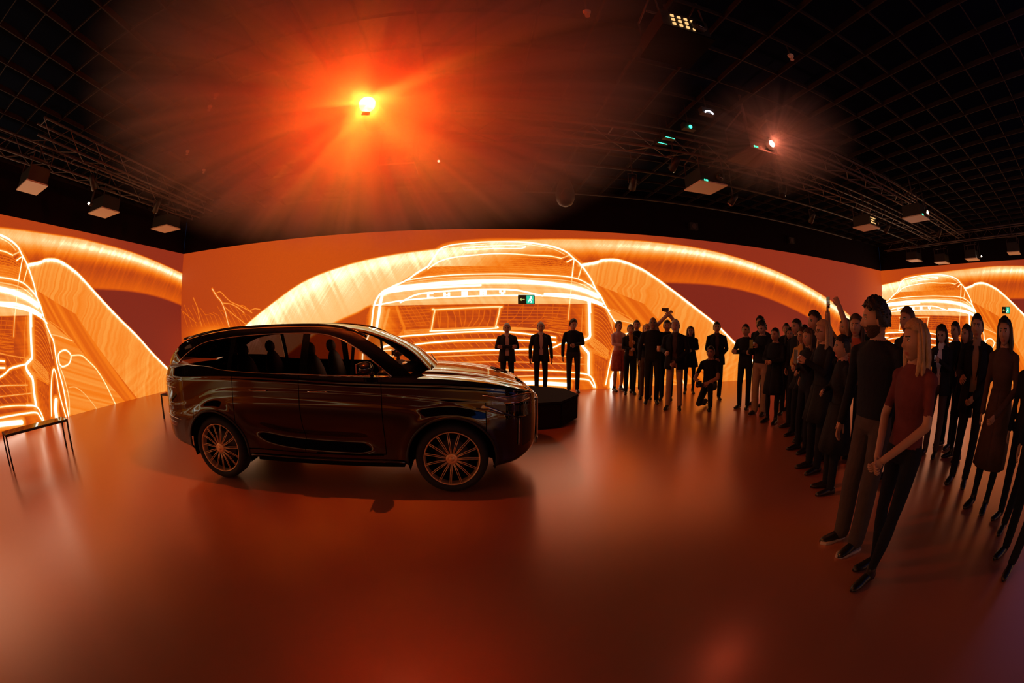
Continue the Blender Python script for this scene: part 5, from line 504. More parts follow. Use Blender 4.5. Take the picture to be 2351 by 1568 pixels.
for mir in (0, 1):
    yy = lambda y: CW - y if mir else y
    v = []; nb = 7
    for i in range(nk):
        for j in range(nb):
            q = j / (nb - 1); s_ = Wk[i, 0] * (1 - q) + Ek[i, 0] * q; z_ = Wk[i, 1] * (1 - q) + Ek[i, 1] * q
            y = gy(s_, z_) + .045 * max(0, q - .6) ** 1.0 * (1 if .1 < i / nk < .75 else .4)
            v.append((s_, yy(y), z_))
    f = grid_faces(nk, nb); f = f if not mir else [q[::-1] for q in f]
    mesh_obj('roof_side', v, f, M_PAINT, car, smooth=True)
    # side glass, split by the pillars
    cuts = [(-.655, .20, 'rear_quarter_window'), (.26, 1.14, 'rear_door_window'), (1.22, 1.70, 'front_door_window'), (1.735, 2.11, 'mirror_triangle_window')]
    wz = lambda s_: np.interp(s_, Wk[:, 0], Wk[:, 1])
    for a_, b_, n in cuts:
        v = []; cs = np.linspace(a_, b_, 16)
        for s_ in cs:
            for j in range(6):
                z_ = f_belt(s_) + .004 + (wz(s_) - f_belt(s_) - .004) * j / 5
                v.append((s_, yy(gy(s_, z_) + .010), z_))
        mesh_obj(n, v, grid_faces(16, 6), M_GLASS if n.startswith('rear') else (M_GLASSF if n.startswith('front') else M_WSCR), car, smooth=True)
    for sc, wd in ((.23, .06), (1.18, .085), (1.717, .035)):
        v = []
        for s_ in (sc - wd / 2, sc + wd / 2):
            for j in range(6):
                z_ = f_belt(s_) + (wz(s_) - f_belt(s_)) * j / 5; v.append((s_, yy(gy(s_, z_) + .004), z_))
        mesh_obj('pillar', v, grid_faces(2, 6), M_GLOSSB, car)
    # bright trim round the glass
    g = G(); g.tube([(p[0], yy(gy(p[0], p[1]) - .004), p[1]) for p in Wk], .0065, 6); g.obj('window_trim', M_CHROME, car, smooth=True)
    g = G(); g.tube([(s_, yy(gy(s_, f_belt(s_)) - .006), f_belt(s_) + .002) for s_ in np.linspace(-.86, 2.12, 50)], .006, 6); g.obj('belt_trim', M_CHROME, car, smooth=True)
    g = G(); rp = [(s_, yy(gy(s_, z_) + .05), z_ + .022) for s_, z_ in resample(Ek[18:70], 30)]; g.tube(rp, .013, 6); g.obj('roof_rail', M_GLOSSB, car, smooth=True)
    # ledge closing the gap between side and glass
    v = []
    for s_ in np.linspace(-.9, 2.33, 60):
        zb = float(f_belt(s_)); t = float(hw_inset(s_)); kk = 1 - t / (CW / 2)
        v += [(s_, yy(t + float(side_inset(s_, zb)) * kk), zb), (s_, yy(gy(s_, zb) + .02), zb + .003)]
    mesh_obj('belt_ledge', v, grid_faces(60, 2), M_GLOSSB, car, smooth=True)
# cap: tail glass, roof, windscreen
def cap(i0, i1, nm, m):
    nv = 25; v = []
    for i in range(i0, i1 + 1):
        s_, z_ = Ek[i]; k = i / (nk - 1)
        y0 = gy(s_, z_) + .018 * (1 if .1 < k < .75 else .4)
        front = float(ss((k - .62) / .3)); rear = float(ss((.22 - k) / .2))
        for j in range(nv):
            q = j / (nv - 1); c = abs(2 * q - 1); shp = 1 - c ** 2.4
            v.append((s_ + shp * (.20 * front - .09 * rear), y0 + (CW - 2 * y0) * q, z_ + shp * (.032 + .02 * front * (1 - front))))
    return mesh_obj(nm, v, grid_faces(i1 - i0 + 1, nv), m, car, smooth=True)
kR, kF = int(nk * .215), int(nk * .665)
cap(0, int(nk * .05), 'tailgate', M_PAINT); cap(int(nk * .05), kR, 'rear_window', M_GLASS); cap(kR, kF, 'roof', M_PTOP); cap(kF, nk - 1, 'windscreen', M_WSCR)
# spoiler
g = G(); sp = []
for q in np.linspace(0, 1, 15):
    sp.append((-.66 - .12 * (1 - abs(2 * q - 1) ** 2), .36 + (CW - .72) * q, 1.572 + .03 * (1 - abs(2 * q - 1) ** 2)))
g.tube(sp, .026, 8, flat=.5); g.obj('spoiler', M_PAINT, car, smooth=True)
# tail face closing upper part
# surface patches (lamps, fascia parts)
def patch(poly, nm, m, off=.006, mirs=(0, 1), rings=3, sub=5):
    P = np.array(poly, float); c = P.mean(0)
    edge = []
    for i in range(len(P)):
        a_, b_ = P[i], P[(i + 1) % len(P)]
        for t in np.linspace(0, 1, sub, endpoint=False): edge.append(a_ + (b_ - a_) * t)
    n = len(edge)
    for mir in mirs:
        v = [side_pt(*c, off + .004, mir)]; f = []
        for r_ in range(1, rings + 1):
            for e in edge:
                q = c + (e - c) * r_ / rings; v.append(side_pt(q[0], q[1], off + .004 * (1 - (r_ / rings) ** 2) - (.008 if r_ == rings else 0), mir))
        for i in range(n): f.append((0, 1 + i, 1 + (i + 1) % n))
        for r_ in range(rings - 1):
            for i in range(n): f.append((1 + r_ * n + i, 1 + (r_ + 1) * n + i, 1 + (r_ + 1) * n + (i + 1) % n, 1 + r_ * n + (i + 1) % n))
        o = mesh_obj(nm, v, f, m, car, smooth=True)
    return o
patch([(2.98, 1.0), (3.12, .972), (3.36, .985), (3.53, .965), (3.53, .925), (3.40, .905), (3.21, .91)], 'headlight', M_LENS, .007)
for mir in (0, 1):
    g = G(); g.tube([side_pt(s_, z_, .014, mir) for s_, z_ in [(2.99, 1.004), (3.12, .978), (3.24, .98), (3.38, .992), (3.5, .974)]], .006, 6); g.obj('headlight_trim', M_CHROME, car, smooth=True)
    g = G(); g.tube([side_pt(s_, z_, .012, mir) for s_, z_ in [(3.2, .915), (3.34, .91), (3.46, .928)]], .008, 6); g.obj('lamp_strip', M_CHROME, car, smooth=True)
    g = G(); g.tube([side_pt(3.345, z_, .012, mir) for z_ in np.linspace(.47, .755, 8)], .012, 6, flat=.6); g.obj('running_light', mat('running_light', (.5, .42, .38), .25, .4), car, smooth=True)
    g = G(); g.tube([side_pt(s_, z_, .010, mir) for s_, z_ in [(2.93, .875), (3.05, .865), (3.17, .82), (3.30, .775), (3.42, .76)]], .007, 6); g.obj('bumper_crease', M_GLOSSB, car, smooth=True)
patch([(2.93, .87), (2.975, .925), (3.12, .87), (3.29, .79), (3.31, .765), (3.1, .82)], 'bumper_inlay', M_LENS, .004)
patch([(3.36, .78), (3.5, .80), (3.5, .45), (3.38, .42)], 'air_intake', M_PLAST, .004)
patch([(-.60, 1.12), (-.80, 1.14), (-.93, 1.13), (-.93, 1.07), (-.78, 1.08)], 'tail_light', M_REDLENS, .006)
patch([(-.62, .62), (-.90, .66), (-.90, .58), (-.66, .56)], 'rear_reflector', M_REDLENS, .004)
for zt, s0, s1 in ((1.155, -.93, -.62), (1.045, -.93, -.60), (.70, -.93, -.55)):
    for mir in (0, 1):
        g = G(); g.tube([side_pt(s_, zt - .05 * (s_ - s0) * (1 if zt > 1 else 2), .004, mir) for s_ in np.linspace(s0, s1, 8)], .005, 5); g.obj('tail_trim', M_CHROME, car, smooth=True)
# grille: backing and vertical slats on the rounded nose
def nose(y, z, off=0.):
    c = abs(y - CW / 2) / (CW / 2); lo_, hi_ = 2.82, 3.6099
    for _ in range(30):
        m_ = (lo_ + hi_) / 2
        if float(hw_inset(m_)) / (CW / 2) < 1 - c: lo_ = m_
        else: hi_ = m_
    return (lo_ + off, y, z)
g = G(); v = []; ny = 25
for y in np.linspace(.44, CW - .44, ny):
    for z in (.44, .62, .86): v.append(nose(y, z, .006))
mesh_obj('grille', v, grid_faces(ny, 3), M_PLAST, car, smooth=True)
for k, y in enumerate(np.linspace(.47, CW - .47, 24)):
    g = G(); g.tube([nose(y, .46, .014), nose(y, .65, .016), nose(y, .845, .014)], .008, 5); g.obj('grille_slat', M_CHROME, car)
g = G(); g.tube([nose(y, .87 + 0 * y, .014) for y in np.linspace(.42, CW - .42, 20)], .009, 6); g.tube([nose(y, .43, .014) for y in np.linspace(.42, CW - .42, 20)], .009, 6)
g.obj('grille_surround', M_CHROME, car, smooth=True)
g = G(); g.box(nose(CW / 2, .36, .012), (.012, .5, .11)); g.obj('number_plate', mat('plate_dark', (.03, .03, .03), .4), car)
# door handles
for mir in (0, 1):
    for s0 in (.56, 1.27):
        g = G(); pts = [side_pt(s_, 1.045 - .012 * (s_ - s0), .018, mir) for s_ in np.linspace(s0, s0 + .22, 8)]; g.tube(pts, .012, 8, flat=.55)
        g.obj('door_handle', M_CHROME, car, smooth=True)
# mirrors
for mir in (0, 1):
    yy = lambda y: CW - y if mir else y
    g = G(); g.ell((1.90, yy(-.045), 1.275), (.075, .125, .062)); g.tube([(1.93, yy(.10), 1.20), (1.92, yy(.03), 1.235)], [.028, .022], 8)
    mo = g.obj('side_mirror', M_PAINT, car, smooth=True)
    g = G(); g.box((1.832, yy(-.045), 1.278), (.008, .19, .085)); g.obj('mirror_glass', M_CHROME, mo)
# wiper
for y0 in (.55, 1.15):
    g = G(); g.tube([(2.50, y0, 1.215), (2.44, y0 + .25, 1.255), (2.40, y0 + .5, 1.27)], .007, 5); g.obj('wiper', M_PLAST, car)
# cabin
g = G(); g.box((.9, CW / 2, .62), (2.5, 1.5, .1)); g.box((-.35, CW / 2, .85), (.7, 1.4, .5)); g.obj('cabin_floor', M_DARK, car)
g = G(); v = []
g.box((2.13, CW / 2, 1.0), (.35, 1.45, .30)); g.tube([(2.0, .22, 1.14), (1.98, CW / 2, 1.17), (2.0, CW - .22, 1.14)], [.07, .08, .07], 8); g.obj('dashboard', M_LEATHER, car, smooth=True)
def seat(s0, y0, w_):
    M = Matrix.Rotation(R_(-14), 3, 'Y')
    g = G(); g.ell((s0 + .22, y0, .78), (.27, w_ / 2, .10)); seat_ = g.obj('seat', M_LEATHER, car, smooth=True)
    g = G(); g.ell((s0 - .06, y0, 1.07), (.085, w_ / 2, .32), M=M); g.obj('backrest', M_LEATHER, seat_, smooth=True)
    g = G(); g.ell((s0 - .15, y0, 1.42), (.055, .12, .085), M=M); g.tube([(s0 - .14, y0 - .05, 1.30), (s0 - .15, y0 - .05, 1.4)], .008, 5); g.tube([(s0 - .14, y0 + .05, 1.30), (s0 - .15, y0 + .05, 1.4)], .008, 5)
    g.obj('headrest', M_LEATHER, seat_, smooth=True)
for y0 in (.55, CW - .55): seat(1.25, y0, .50); seat(.32, y0, .48)
g = G(); g.tube([(1.80 - .06 * math.sin(a), CW - .55 + .18 * math.cos(a), 1.10 + .17 * math.sin(a)) for a in np.linspace(0, 2 * math.pi, 24, endpoint=False)], .014, 6, closed=True)
g.tube([(2.0, CW - .55, 1.02), (1.81, CW - .55, 1.10)], .02, 6); g.tube([(1.80, CW - .72, 1.10), (1.80, CW - .38, 1.10)], .012, 6); g.obj('steering_wheel', M_LEATHER, car, smooth=True)
# wheels
def make_wheel():
    def lathe(prof, n=56):
        v = []; f = []
        for k in range(n):
            a = 2 * math.pi * k / n
            for r_, y in prof: v.append((r_ * math.cos(a), y, r_ * math.sin(a)))
        m_ = len(prof)
        for k in range(n):
            l = (k + 1) % n
            for j in range(m_ - 1): f.append((k * m_ + j, k * m_ + j + 1, l * m_ + j + 1, l * m_ + j))
        return v, f
    v, f = lathe([(.272, .055), (.276, .020), (.292, .006), (.318, .0), (.345, .012), (.358, .035), (.362, .06), (.362, .20), (.355, .23), (.33, .25), (.27, .25), (.262, .15), (.272, .055)])
    tyre = mesh_obj('wheel', v, f, M_TYRE, None, smooth=True)
    v, f = lathe([(.262, .20), (.262, .05), (.268, .018), (.278, .010), (.280, .020)]); rim = mesh_obj('rim', v, f, M_RIM, tyre, smooth=True)
    v, f = lathe([(.0, .16), (.258, .16), (.262, .10)]); mesh_obj('brake_backing', v, f, M_DARK, tyre)
    v, f = lathe([(.0, .135), (.17, .135), (.175, .145), (.175, .155)]); mesh_obj('brake_disc', v, f, mat('brake_disc', (.05, .04, .04), .5, .5), tyre, smooth=True)
    v, f = lathe([(.0, .012), (.018, .011), (.024, .018), (.03, .018), (.052, .016), (.060, .024), (.062, .06)]); mesh_obj('hub_cap', v, f, M_RIM, tyre, smooth=True)
    me = None
    for k in range(30):
        a = 2 * math.pi * (k + (-.16 if k % 2 else .16)) / 30; sw = (-.012 if k % 2 else .012)
        if me is None or k == 1:
            g = G(); g.tube([(.055, .026, 0), (.15, .034, sw * .2), (.268, .022, sw)], [.0065, .0036, .0048], 6)
            o = g.obj('spoke', M_RIM, tyre, smooth=True); 
            if k == 0: me = o.data
            else: me_b = o.data
            o.rotation_euler = (0, -a, 0)
        else:
            o = shared('spoke', me_b if k % 2 else me, (0, 0, 0), tyre, (0, -a, 0))
    return tyre
def copy_tree(o, parent=None):
    c = o.copy(); link(c); c.parent = parent
    for ch in list(o.children): copy_tree(ch, c)
    return c
wh = make_wheel()
spots = [(0, 0), (HUBS[1], 0), (0, 1), (HUBS[1], 1)]
for i, (sx, mir) in enumerate(spots):
    o = wh if i == 0 else copy_tree(wh)
    o.parent = car; o.location = (sx, CW - .03 if mir else .03, ZH); o.rotation_euler = (0, .1 * i, math.pi if mir else 0)
# ================================================================== haze round the two bright projector lenses
def haze(name, c, R, dens, streak, label, freq=7.):
    g = G(); g.ell((0, 0, 0), (R, R, R), nu=32, nv=20); m = bpy.data.materials.new(name); m.use_nodes = True; nt = m.node_tree
    nt.nodes.remove(nt.nodes['Principled BSDF']); out = nt.nodes['Material Output']
    vs = nt.nodes.new('ShaderNodeVolumeScatter'); vs.inputs['Color'].default_value = (1, 1, 1, 1)
    tc = nt.nodes.new('ShaderNodeTexCoord')
    ln = nt.nodes.new('ShaderNodeVectorMath'); ln.operation = 'LENGTH'; nt.links.new(tc.outputs['Object'], ln.inputs[0])
    mr = nt.nodes.new('ShaderNodeMapRange'); mr.inputs['From Min'].default_value = 0; mr.inputs['From Max'].default_value = R; mr.inputs['To Min'].default_value = 1; mr.inputs['To Max'].default_value = 0
    nt.links.new(ln.outputs['Value'], mr.inputs['Value'])
    pw = nt.nodes.new('ShaderNodeMath'); pw.operation = 'POWER'; pw.inputs[1].default_value = 1.5; nt.links.new(mr.outputs[0], pw.inputs[0])
    nm = nt.nodes.new('ShaderNodeVectorMath'); nm.operation = 'NORMALIZE'; nt.links.new(tc.outputs['Object'], nm.inputs[0])
    nz = nt.nodes.new('ShaderNodeTexNoise'); nz.inputs['Scale'].default_value = freq; nz.inputs['Detail'].default_value = 5; nz.inputs['Roughness'].default_value = .7; nt.links.new(nm.outputs[0], nz.inputs['Vector'])
    m2 = nt.nodes.new('ShaderNodeMapRange'); m2.inputs['From Min'].default_value = .42; m2.inputs['From Max'].default_value = .62; m2.inputs['To Min'].default_value = 1 - streak; m2.inputs['To Max'].default_value = 1 + streak * 1.5  # radial noise puts the lamp's light rays into the haze density
    nt.links.new(nz.outputs['Fac'], m2.inputs['Value'])
    mu = nt.nodes.new('ShaderNodeMath'); mu.operation = 'MULTIPLY'; nt.links.new(pw.outputs[0], mu.inputs[0]); nt.links.new(m2.outputs[0], mu.inputs[1])
    mv = nt.nodes.new('ShaderNodeMath'); mv.operation = 'MULTIPLY'; nt.links.new(mu.outputs[0], mv.inputs[0]); mv.inputs[1].default_value = dens
    va = nt.nodes.new('ShaderNodeVolumeAbsorption'); va.inputs['Color'].default_value = (1, .1, .0, 1)  # coloured absorption turns the halo from orange to red outward
    ad = nt.nodes.new('ShaderNodeAddShader'); nt.links.new(mv.outputs[0], vs.inputs['Density']); nt.links.new(mv.outputs[0], va.inputs['Density'])
    nt.links.new(vs.outputs[0], ad.inputs[0]); nt.links.new(va.outputs[0], ad.inputs[1]); nt.links.new(ad.outputs[0], out.inputs['Volume'])
    o = g.obj(name, m, None, smooth=True); o.location = c; o.scale = (1, 1, .5)
    return tag(o, label, 'haze', kind='stuff')
haze('haze', STAR, 3.8, 1.6, .8, 'red glowing haze round the dazzling projector lens above the car')
haze('haze', BEAM, 1.5, .62, .95, 'thin haze shaped into beam streaks round the small bright lens on the ceiling truss', 9)
# ================================================================== ceiling rig
M_RIG = mat('rig_black_metal', (.10, .08, .08), .4, .3)
M_CASE = mat('projector_case', (.02, .02, .02), .5)
M_PLATE = mat('projector_underside', (.78, .62, .50), .45)
M_LED_G = emis('green_led', (.05, .9, .45), 3.0); M_LED_W = emis('white_led', (.8, .85, 1.0), 5.0); M_HOT = emis('lens_glow', (1.0, .82, .62), 22.0)
M_HOT2 = emis('lens_glow_red', (1.0, .5, .3), 6.0); M_VENT = emis('vent_glow', (1.0, .55, .2), 1.2)
def truss(p0, p1, label, zc=4.58, w_=.29):
    p0, p1 = Vector((*p0, 0)), Vector((*p1, 0)); L_ = (p1 - p0).length; rz = math.atan2(p1.y - p0.y, p1.x - p0.x)
    t = empty('lighting_truss', (p0.x, p0.y, zc), rz, label, 'truss', 'lighting trusses under the ceiling')
    for y, z in ((-w_ / 2, 0), (w_ / 2, 0), (-w_ / 2, w_), (w_ / 2, w_)):
        g = G(); g.tube([(0, y, z), (L_, y, z)], .022, 8); g.obj('chord', M_RIG, t, smooth=True)
    g = G(); n = int(L_ / .36)
    for k in range(n):
        a, b = k * L_ / n, (k + 1) * L_ / n; s = 1 if k % 2 else -1
        g.tube([(a, -s * w_ / 2, 0), (b, s * w_ / 2, 0)], .008, 5)
        g.tube([(a, -w_ / 2, 0 if s > 0 else w_), (b, -w_ / 2, w_ if s > 0 else 0)], .008, 5)
    o = g.obj('brace', M_RIG, t); o['kind'] = 'stuff'
    for k in range(int(L_ / 2.5) + 1):
        g = G(); x = min(L_ - .1, .1 + k * 2.5); g.tube([(x, 0, w_), (x, 0, ZC - zc + .2)], .012, 6); g.tube([(x, -w_ / 2, w_), (x, w_ / 2, w_)], .014, 6); g.obj('hanger', M_RIG, t)
    return t
truss((-.4, 5.88), (14.9, 5.88), 'long black truss parallel to the middle screen, over the car bonnet')
truss((4.9, 4.72), (14.9, 4.55), 'black truss behind the brightest small lens, running toward the right screen')
truss((-7.62, 1.2), (-7.45, 8.5), 'black truss close to the left screen')
truss((-6.62, 2.2), (-6.75, 8.2), 'shorter black truss one step inward from the left screen')
truss((15.25, .5), (15.35, 8.8), 'black truss in front of the right screen above the crowd')
def pipe(pts, r, label):
    g = G(); g.tube(pts, r, 8); return tag(g.obj('ceiling_pipe', M_CASE, None, smooth=True), label, 'pipe', 'thin pipes hung under the ceiling')
pipe([(-1.3, 6.9, 4.6), (4, 6.92, 4.6), (15.9, 6.92, 4.6)], .028, 'thin black pipe hanging nearest the ceiling edge, carrying the teardrop bag')
pipe([(-4.6, 8.74, 4.62), (12.5, 8.74, 4.62)], .024, 'thin black pipe right at the edge of the ceiling grid')
pipe([(-.3, 5.15, 4.66), (4.2, 5.15, 4.66)], .018, 'short thin pipe on the car side of the long truss')
for k, (x, y) in enumerate(((-1.2, 6.9), (4.0, 6.92), (9.0, 6.92), (14, 6.92))):
    pass
def projector(x, y, rz, label, z=4.05, hot=0, vent=0, led=0, plate=None, w_=.58, l_=.62):
    t = empty('projector', (x, y, z), rz, label, 'projector', 'projectors hung from the ceiling rig')
    g = G(); g.box((0, 0, .012), (w_, l_, .024)); g.obj('base_plate', plate or M_PLATE, t)
    g = G(); g.box((0, .0, .15), (w_ * .92, l_ * .92, .24)); g.box((0, .0, .285), (w_ * .80, l_ * .80, .03)); g.obj('casing', M_CASE, t)
    g = G(); g.tube([(w_ * .22, -l_ * .44, .14), (w_ * .22, -l_ * .56, .14)], [.075, .085], 14); g.obj('lens', M_CASE, t, smooth=True)
    g = G(); g.ell((w_ * .22, -l_ * .56, .14), (.05, .02, .05)); g.obj('lens_glass', M_HOT if hot == 2 else M_HOT2 if hot else M_GLOSSB, t, smooth=True)
    g = G()
    for sx in (-1, 1):
        for sy in (-1, 1): g.tube([(sx * w_ * .44, sy * l_ * .40, .02), (sx * w_ * .44, sy * l_ * .40, .50)], .012, 6)
        g.tube([(sx * w_ * .44, -l_ * .40, .62), (sx * w_ * .44, l_ * .40, .50)], .012, 6)
    g.tube([(-w_ * .44, 0, .50), (w_ * .44, 0, .50)], .016, 6)
    g.tube([(0, 0, .50), (0, 0, 4.93 + .24 - z)], .02, 8); g.obj('hanging_frame', M_RIG, t)
    if vent:
        g = G()
        for k in range(4):
            for j in range(3): g.box((-w_ * .25 + k * .075, -l_ * .47, .09 + j * .06), (.035, .012, .028))
        tag(g.obj('vent_light', M_VENT, t), kind='stuff')
    if led:
        for k in range(3):
            g = G(); g.box((-w_ * .36 + k * .03, -l_ * .50, .03), (.012, .012, .03)); g.obj('indicator', M_LED_G, t)
    return t
projector(-1.20, 5.97, 0, 'square projector with pale underside hanging just below the dazzling glow')
projector(3.98, 5.94, 0, 'projector with orange-lit underside and green indicators on the long truss', led=1)
projector(3.837, 4.297, 0, 'dim-bottomed projector whose small bright lens throws a fan of red beams', led=1, hot=2, plate=mat('dim_plate', (.10, .06, .055), .5), z=4.025)
projector(9.23, 5.85, 0, 'projector over the crowd hanging lowest on the long truss', vent=1)
projector(9.30, 4.17, 0, 'projector over the crowd with a small white lens light at its side', hot=1, led=1)
projector(15.2, 7.2, R_(90), 'projector before the right screen nearest the room corner', vent=1)
projector(15.5, 5.9, R_(90), 'second projector from the corner before the right screen', z=3.92, vent=1)
projector(15.5, 4.35, R_(90), 'third projector from the corner before the right screen, beside a white lens light', z=3.95, vent=1)
projector(15.2, 2.2, R_(90), 'projector before the right screen farthest from the corner', z=4.0, vent=1)
projector(-7.28, 2.72, R_(-90), 'projector before the left screen with a row of glowing vents', vent=1)
projector(-7.53, 5.04, R_(-90), 'middle projector before the left screen beside a small red-white light', led=1)
projector(-7.40, 7.2, R_(-90), 'projector before the left screen nearest the room corner')
projector(1.93, 2.9, 0, 'projector seen only by its glowing vent dots on the black ceiling', z=4.42, vent=1, plate=M_DARK)
def lens(x, y, z, r, m, label, name='projector_lens', arm=None):
    t = empty(name, (x, y, z), 0, label, 'lamp')
    g = G(); g.ell((0, 0, 0), (r, r, r)); g.obj('bulb', m, t, smooth=True)
    if r > .05:       # added flap below the glass, keeps the lamp's glare off the floor
        dv = Vector((1.31, -4.15, 0)).normalized() * .60 + Vector((0, 0, -.80)); c = Vector((.03, -.10, -.15)) + dv * .09
        g = G(); q = Vector((0, 0, 1)).rotation_difference(dv).to_matrix(); g.box(tuple(c), (.10, .05, .003), M=q @ Matrix.Rotation(math.atan2(-4.15, 1.31) * 0 + .3, 3, 'Z')); g.tube([tuple(c), (0, .02, -.10)], .004, 5); g.obj('added_glare_flap', M_CASE, t)
    g = G(); g.tube([(0, r * .9, 0), (0, r * 4, 0)], [r * 1.3, r * 1.7], 12); g.tube([(0, r * 3, r), (0, r * 3, 4.93 + .2 - z)], .012, 6); g.obj('housing', M_CASE, t)
    return t
lens(*STAR, .105, emis('dazzling_lens', (1, .7, .4), 30.), 'dazzling white projector lens glaring over the car roof')
lens(-7.05, 4.235, 4.0, .024, M_HOT, 'small red-white light beside the middle left projector')
lens(-.632, 6.555, 4.45, .022, M_HOT, 'tiny pinkish light on the thin pipe beside the big glow')
lens(9.12, 3.70, 4.1, .026, M_HOT, 'tiny white light beside the projector over the crowd')
lens(15.6, 3.9, 4.05, .028, M_HOT, 'tiny white light in front of the right screen')
def spot_light(x, y, z, rz, label):
    t = empty('spotlight', (x, y, z), rz, label, 'spotlight', 'small unlit spotlights on the rig')
    M = Matrix.Rotation(R_(40), 3, 'X')
    g = G(); p = [M @ Vector((0, 0, -.13)), M @ Vector((0, 0, .10)), M @ Vector((0, 0, .16))]; g.tube(p, [.075, .065, .03], 12); g.obj('body', M_CASE, t, smooth=True)
    g = G(); g.tube([(-.09, 0, 0), (-.09, 0, .2), (.09, 0, .2), (.09, 0, 0)], .008, 5); g.tube([(0, 0, .2), (0, 0, ZC + .2 - z)], .012, 6); g.obj('yoke', M_RIG, t)
    g = G(); g.tube([M @ Vector((0, 0, -.13)), M @ Vector((0, 0, -.15))], [.07, .062], 12); g.obj('front_lens', M_GLOSSB, t)
for a in ((2.95, 6.92, 4.32, 0, 'small black spotlight on the thin pipe beside the teardrop bag'), (3.35, 5.9, 4.4, .6, 'black spotlight under the long truss left of the green-lit projector'), (5.35, 6.92, 4.3, 1, 'black spotlight on the thin pipe right of the green-lit projector'),
          (6.0, 5.9, 4.32, 2, 'black spotlight between the two projectors of the long truss'), (8.05, 6.92, 4.3, 0, 'black spotlight on the thin pipe above the crowd'), (10.6, 5.9, 4.3, .5, 'black spotlight on the long truss past the crowd projector'),
          (12.2, 4.6, 4.3, 0, 'black spotlight on the truss nearest the right screen'), (-6.65, 4.0, 4.25, 0, 'black spotlight on the inward left truss'), (-6.7, 6.1, 4.25, 1.2, 'black spotlight on the inward left truss near the corner')):
    spot_light(*a)
# teardrop bag
t = empty('chain_bag', (1.60, 6.90, 4.0), 0, 'black teardrop cable bag hanging from the thin ceiling pipe', 'bag')
g = G(); g.tube([(0, 0, -.26), (0, 0, -.22), (0, 0, -.12), (0, 0, 0), (0, 0, .14), (0, 0, .28), (0, 0, .40), (0, 0, .50)], [.04, .12, .17, .175, .14, .085, .045, .02], 16); g.obj('sack', M_CASE, t, smooth=True)
g = G(); g.tube([(-.10, -.145, -.06), (-.04, -.178, .03), (.05, -.172, .05), (.11, -.135, .04)], .007, 5); g.obj('seam', M_RIG, t)
g = G(); g.tube([(0, 0, .48), (0, 0, .64)], .01, 6); g.obj('hook', M_CHROME, t)
# control boxes with coloured leds
for (x, y, z, m, lab, sh) in ((3.167, 4.325, 4.6, M_LED_W, 'curved white light strip on the black ceiling', 'arc'), (3.159, 4.90, 4.6, M_LED_G, 'green glowing indicator box on the ceiling', 'dot'), (3.02, 5.35, 4.6, M_LED_G, 'short green light line under the green indicator', 'line'), (3.0, 5.6, 4.6, M_LED_G, 'lower short green light line on the rig', 'line')):
    t = empty('indicator_box', (x, y, z), 0, lab, 'light')
    g = G(); g.box((0, .05, .06), (.22, .1, .10)); g.tube([(0, .05, .1), (0, .05, ZC - z + .2)], .01, 6); g.obj('case', M_CASE, t)
    g = G()
    if sh == 'arc': g.tube([(.07 * math.cos(a), -.01, .05 * math.sin(a)) for a in np.linspace(.2, math.pi - .2, 10)], .011, 6)
    elif sh == 'dot': g.ell((0, -.02, .04), (.03, .02, .03))
    else: g.tube([(-.08, -.01, .02), (.08, -.01, .01)], .006, 5)
    g.obj('led', m, t)
# little sprinklers and white studs of the ceiling
for k, (x, y) in enumerate(((-3.02, 4.83), (-3.65, 4.0), (-3.93, 4.25), (-5.3, 5.4), (-2.25, 1.55), (1.08, 3.1), (3.6, 2.75), (-5.6, 6.4))):
    t = empty('sprinkler', (x, y, ZC - .02), 0, ['pale sprinkler head farther right of the two left of the big glow', 'upper pale sprinkler head of the close pair far left of the glow', 'lower pale sprinkler head of the close pair far left of the glow', 'pale sprinkler head over the left trusses', 'pale sprinkler head high above the car, near the picture top', 'lone pale sprinkler head between the glow and the vent dots', 'pale sprinkler head right of the glowing vent dots', 'pale sprinkler head close to the left room corner'][k], 'sprinkler', 'pale sprinkler heads in the ceiling')
    g = G(); g.tube([(0, 0, 0), (0, 0, -.03)], [.045, .035], 10); g.tube([(0, 0, -.03), (0, 0, -.07)], [.012, .012], 6); g.tube([(0, 0, -.07), (0, 0, -.075)], [.028, .028], 10); g.obj('head', M_PLATE, t)
    g = G(); g.tube([(0, 0, .0), (0, 0, .2)], .012, 6); g.obj('stem', M_RIG, t)
# surveillance camera boxes on the fascia above the screens
for x, z in ((5.9, 4.32), (9.9, 4.35)):
    t = empty('wall_speaker', (x, YB - .06, z), 0, 'small black box fixed to the dark fascia above the screen ' + ('near the room corner' if x > 8 else 'above the tall curved arch'), 'speaker')
    g = G(); g.box((0, 0, 0), (.26, .12, .2)); g.obj('cabinet', M_CASE, t); g = G(); g.tube([(.0, -.062, 0), (0, -.068, 0)], [.075, .07], 12); g.obj('cone', M_RIG, t)
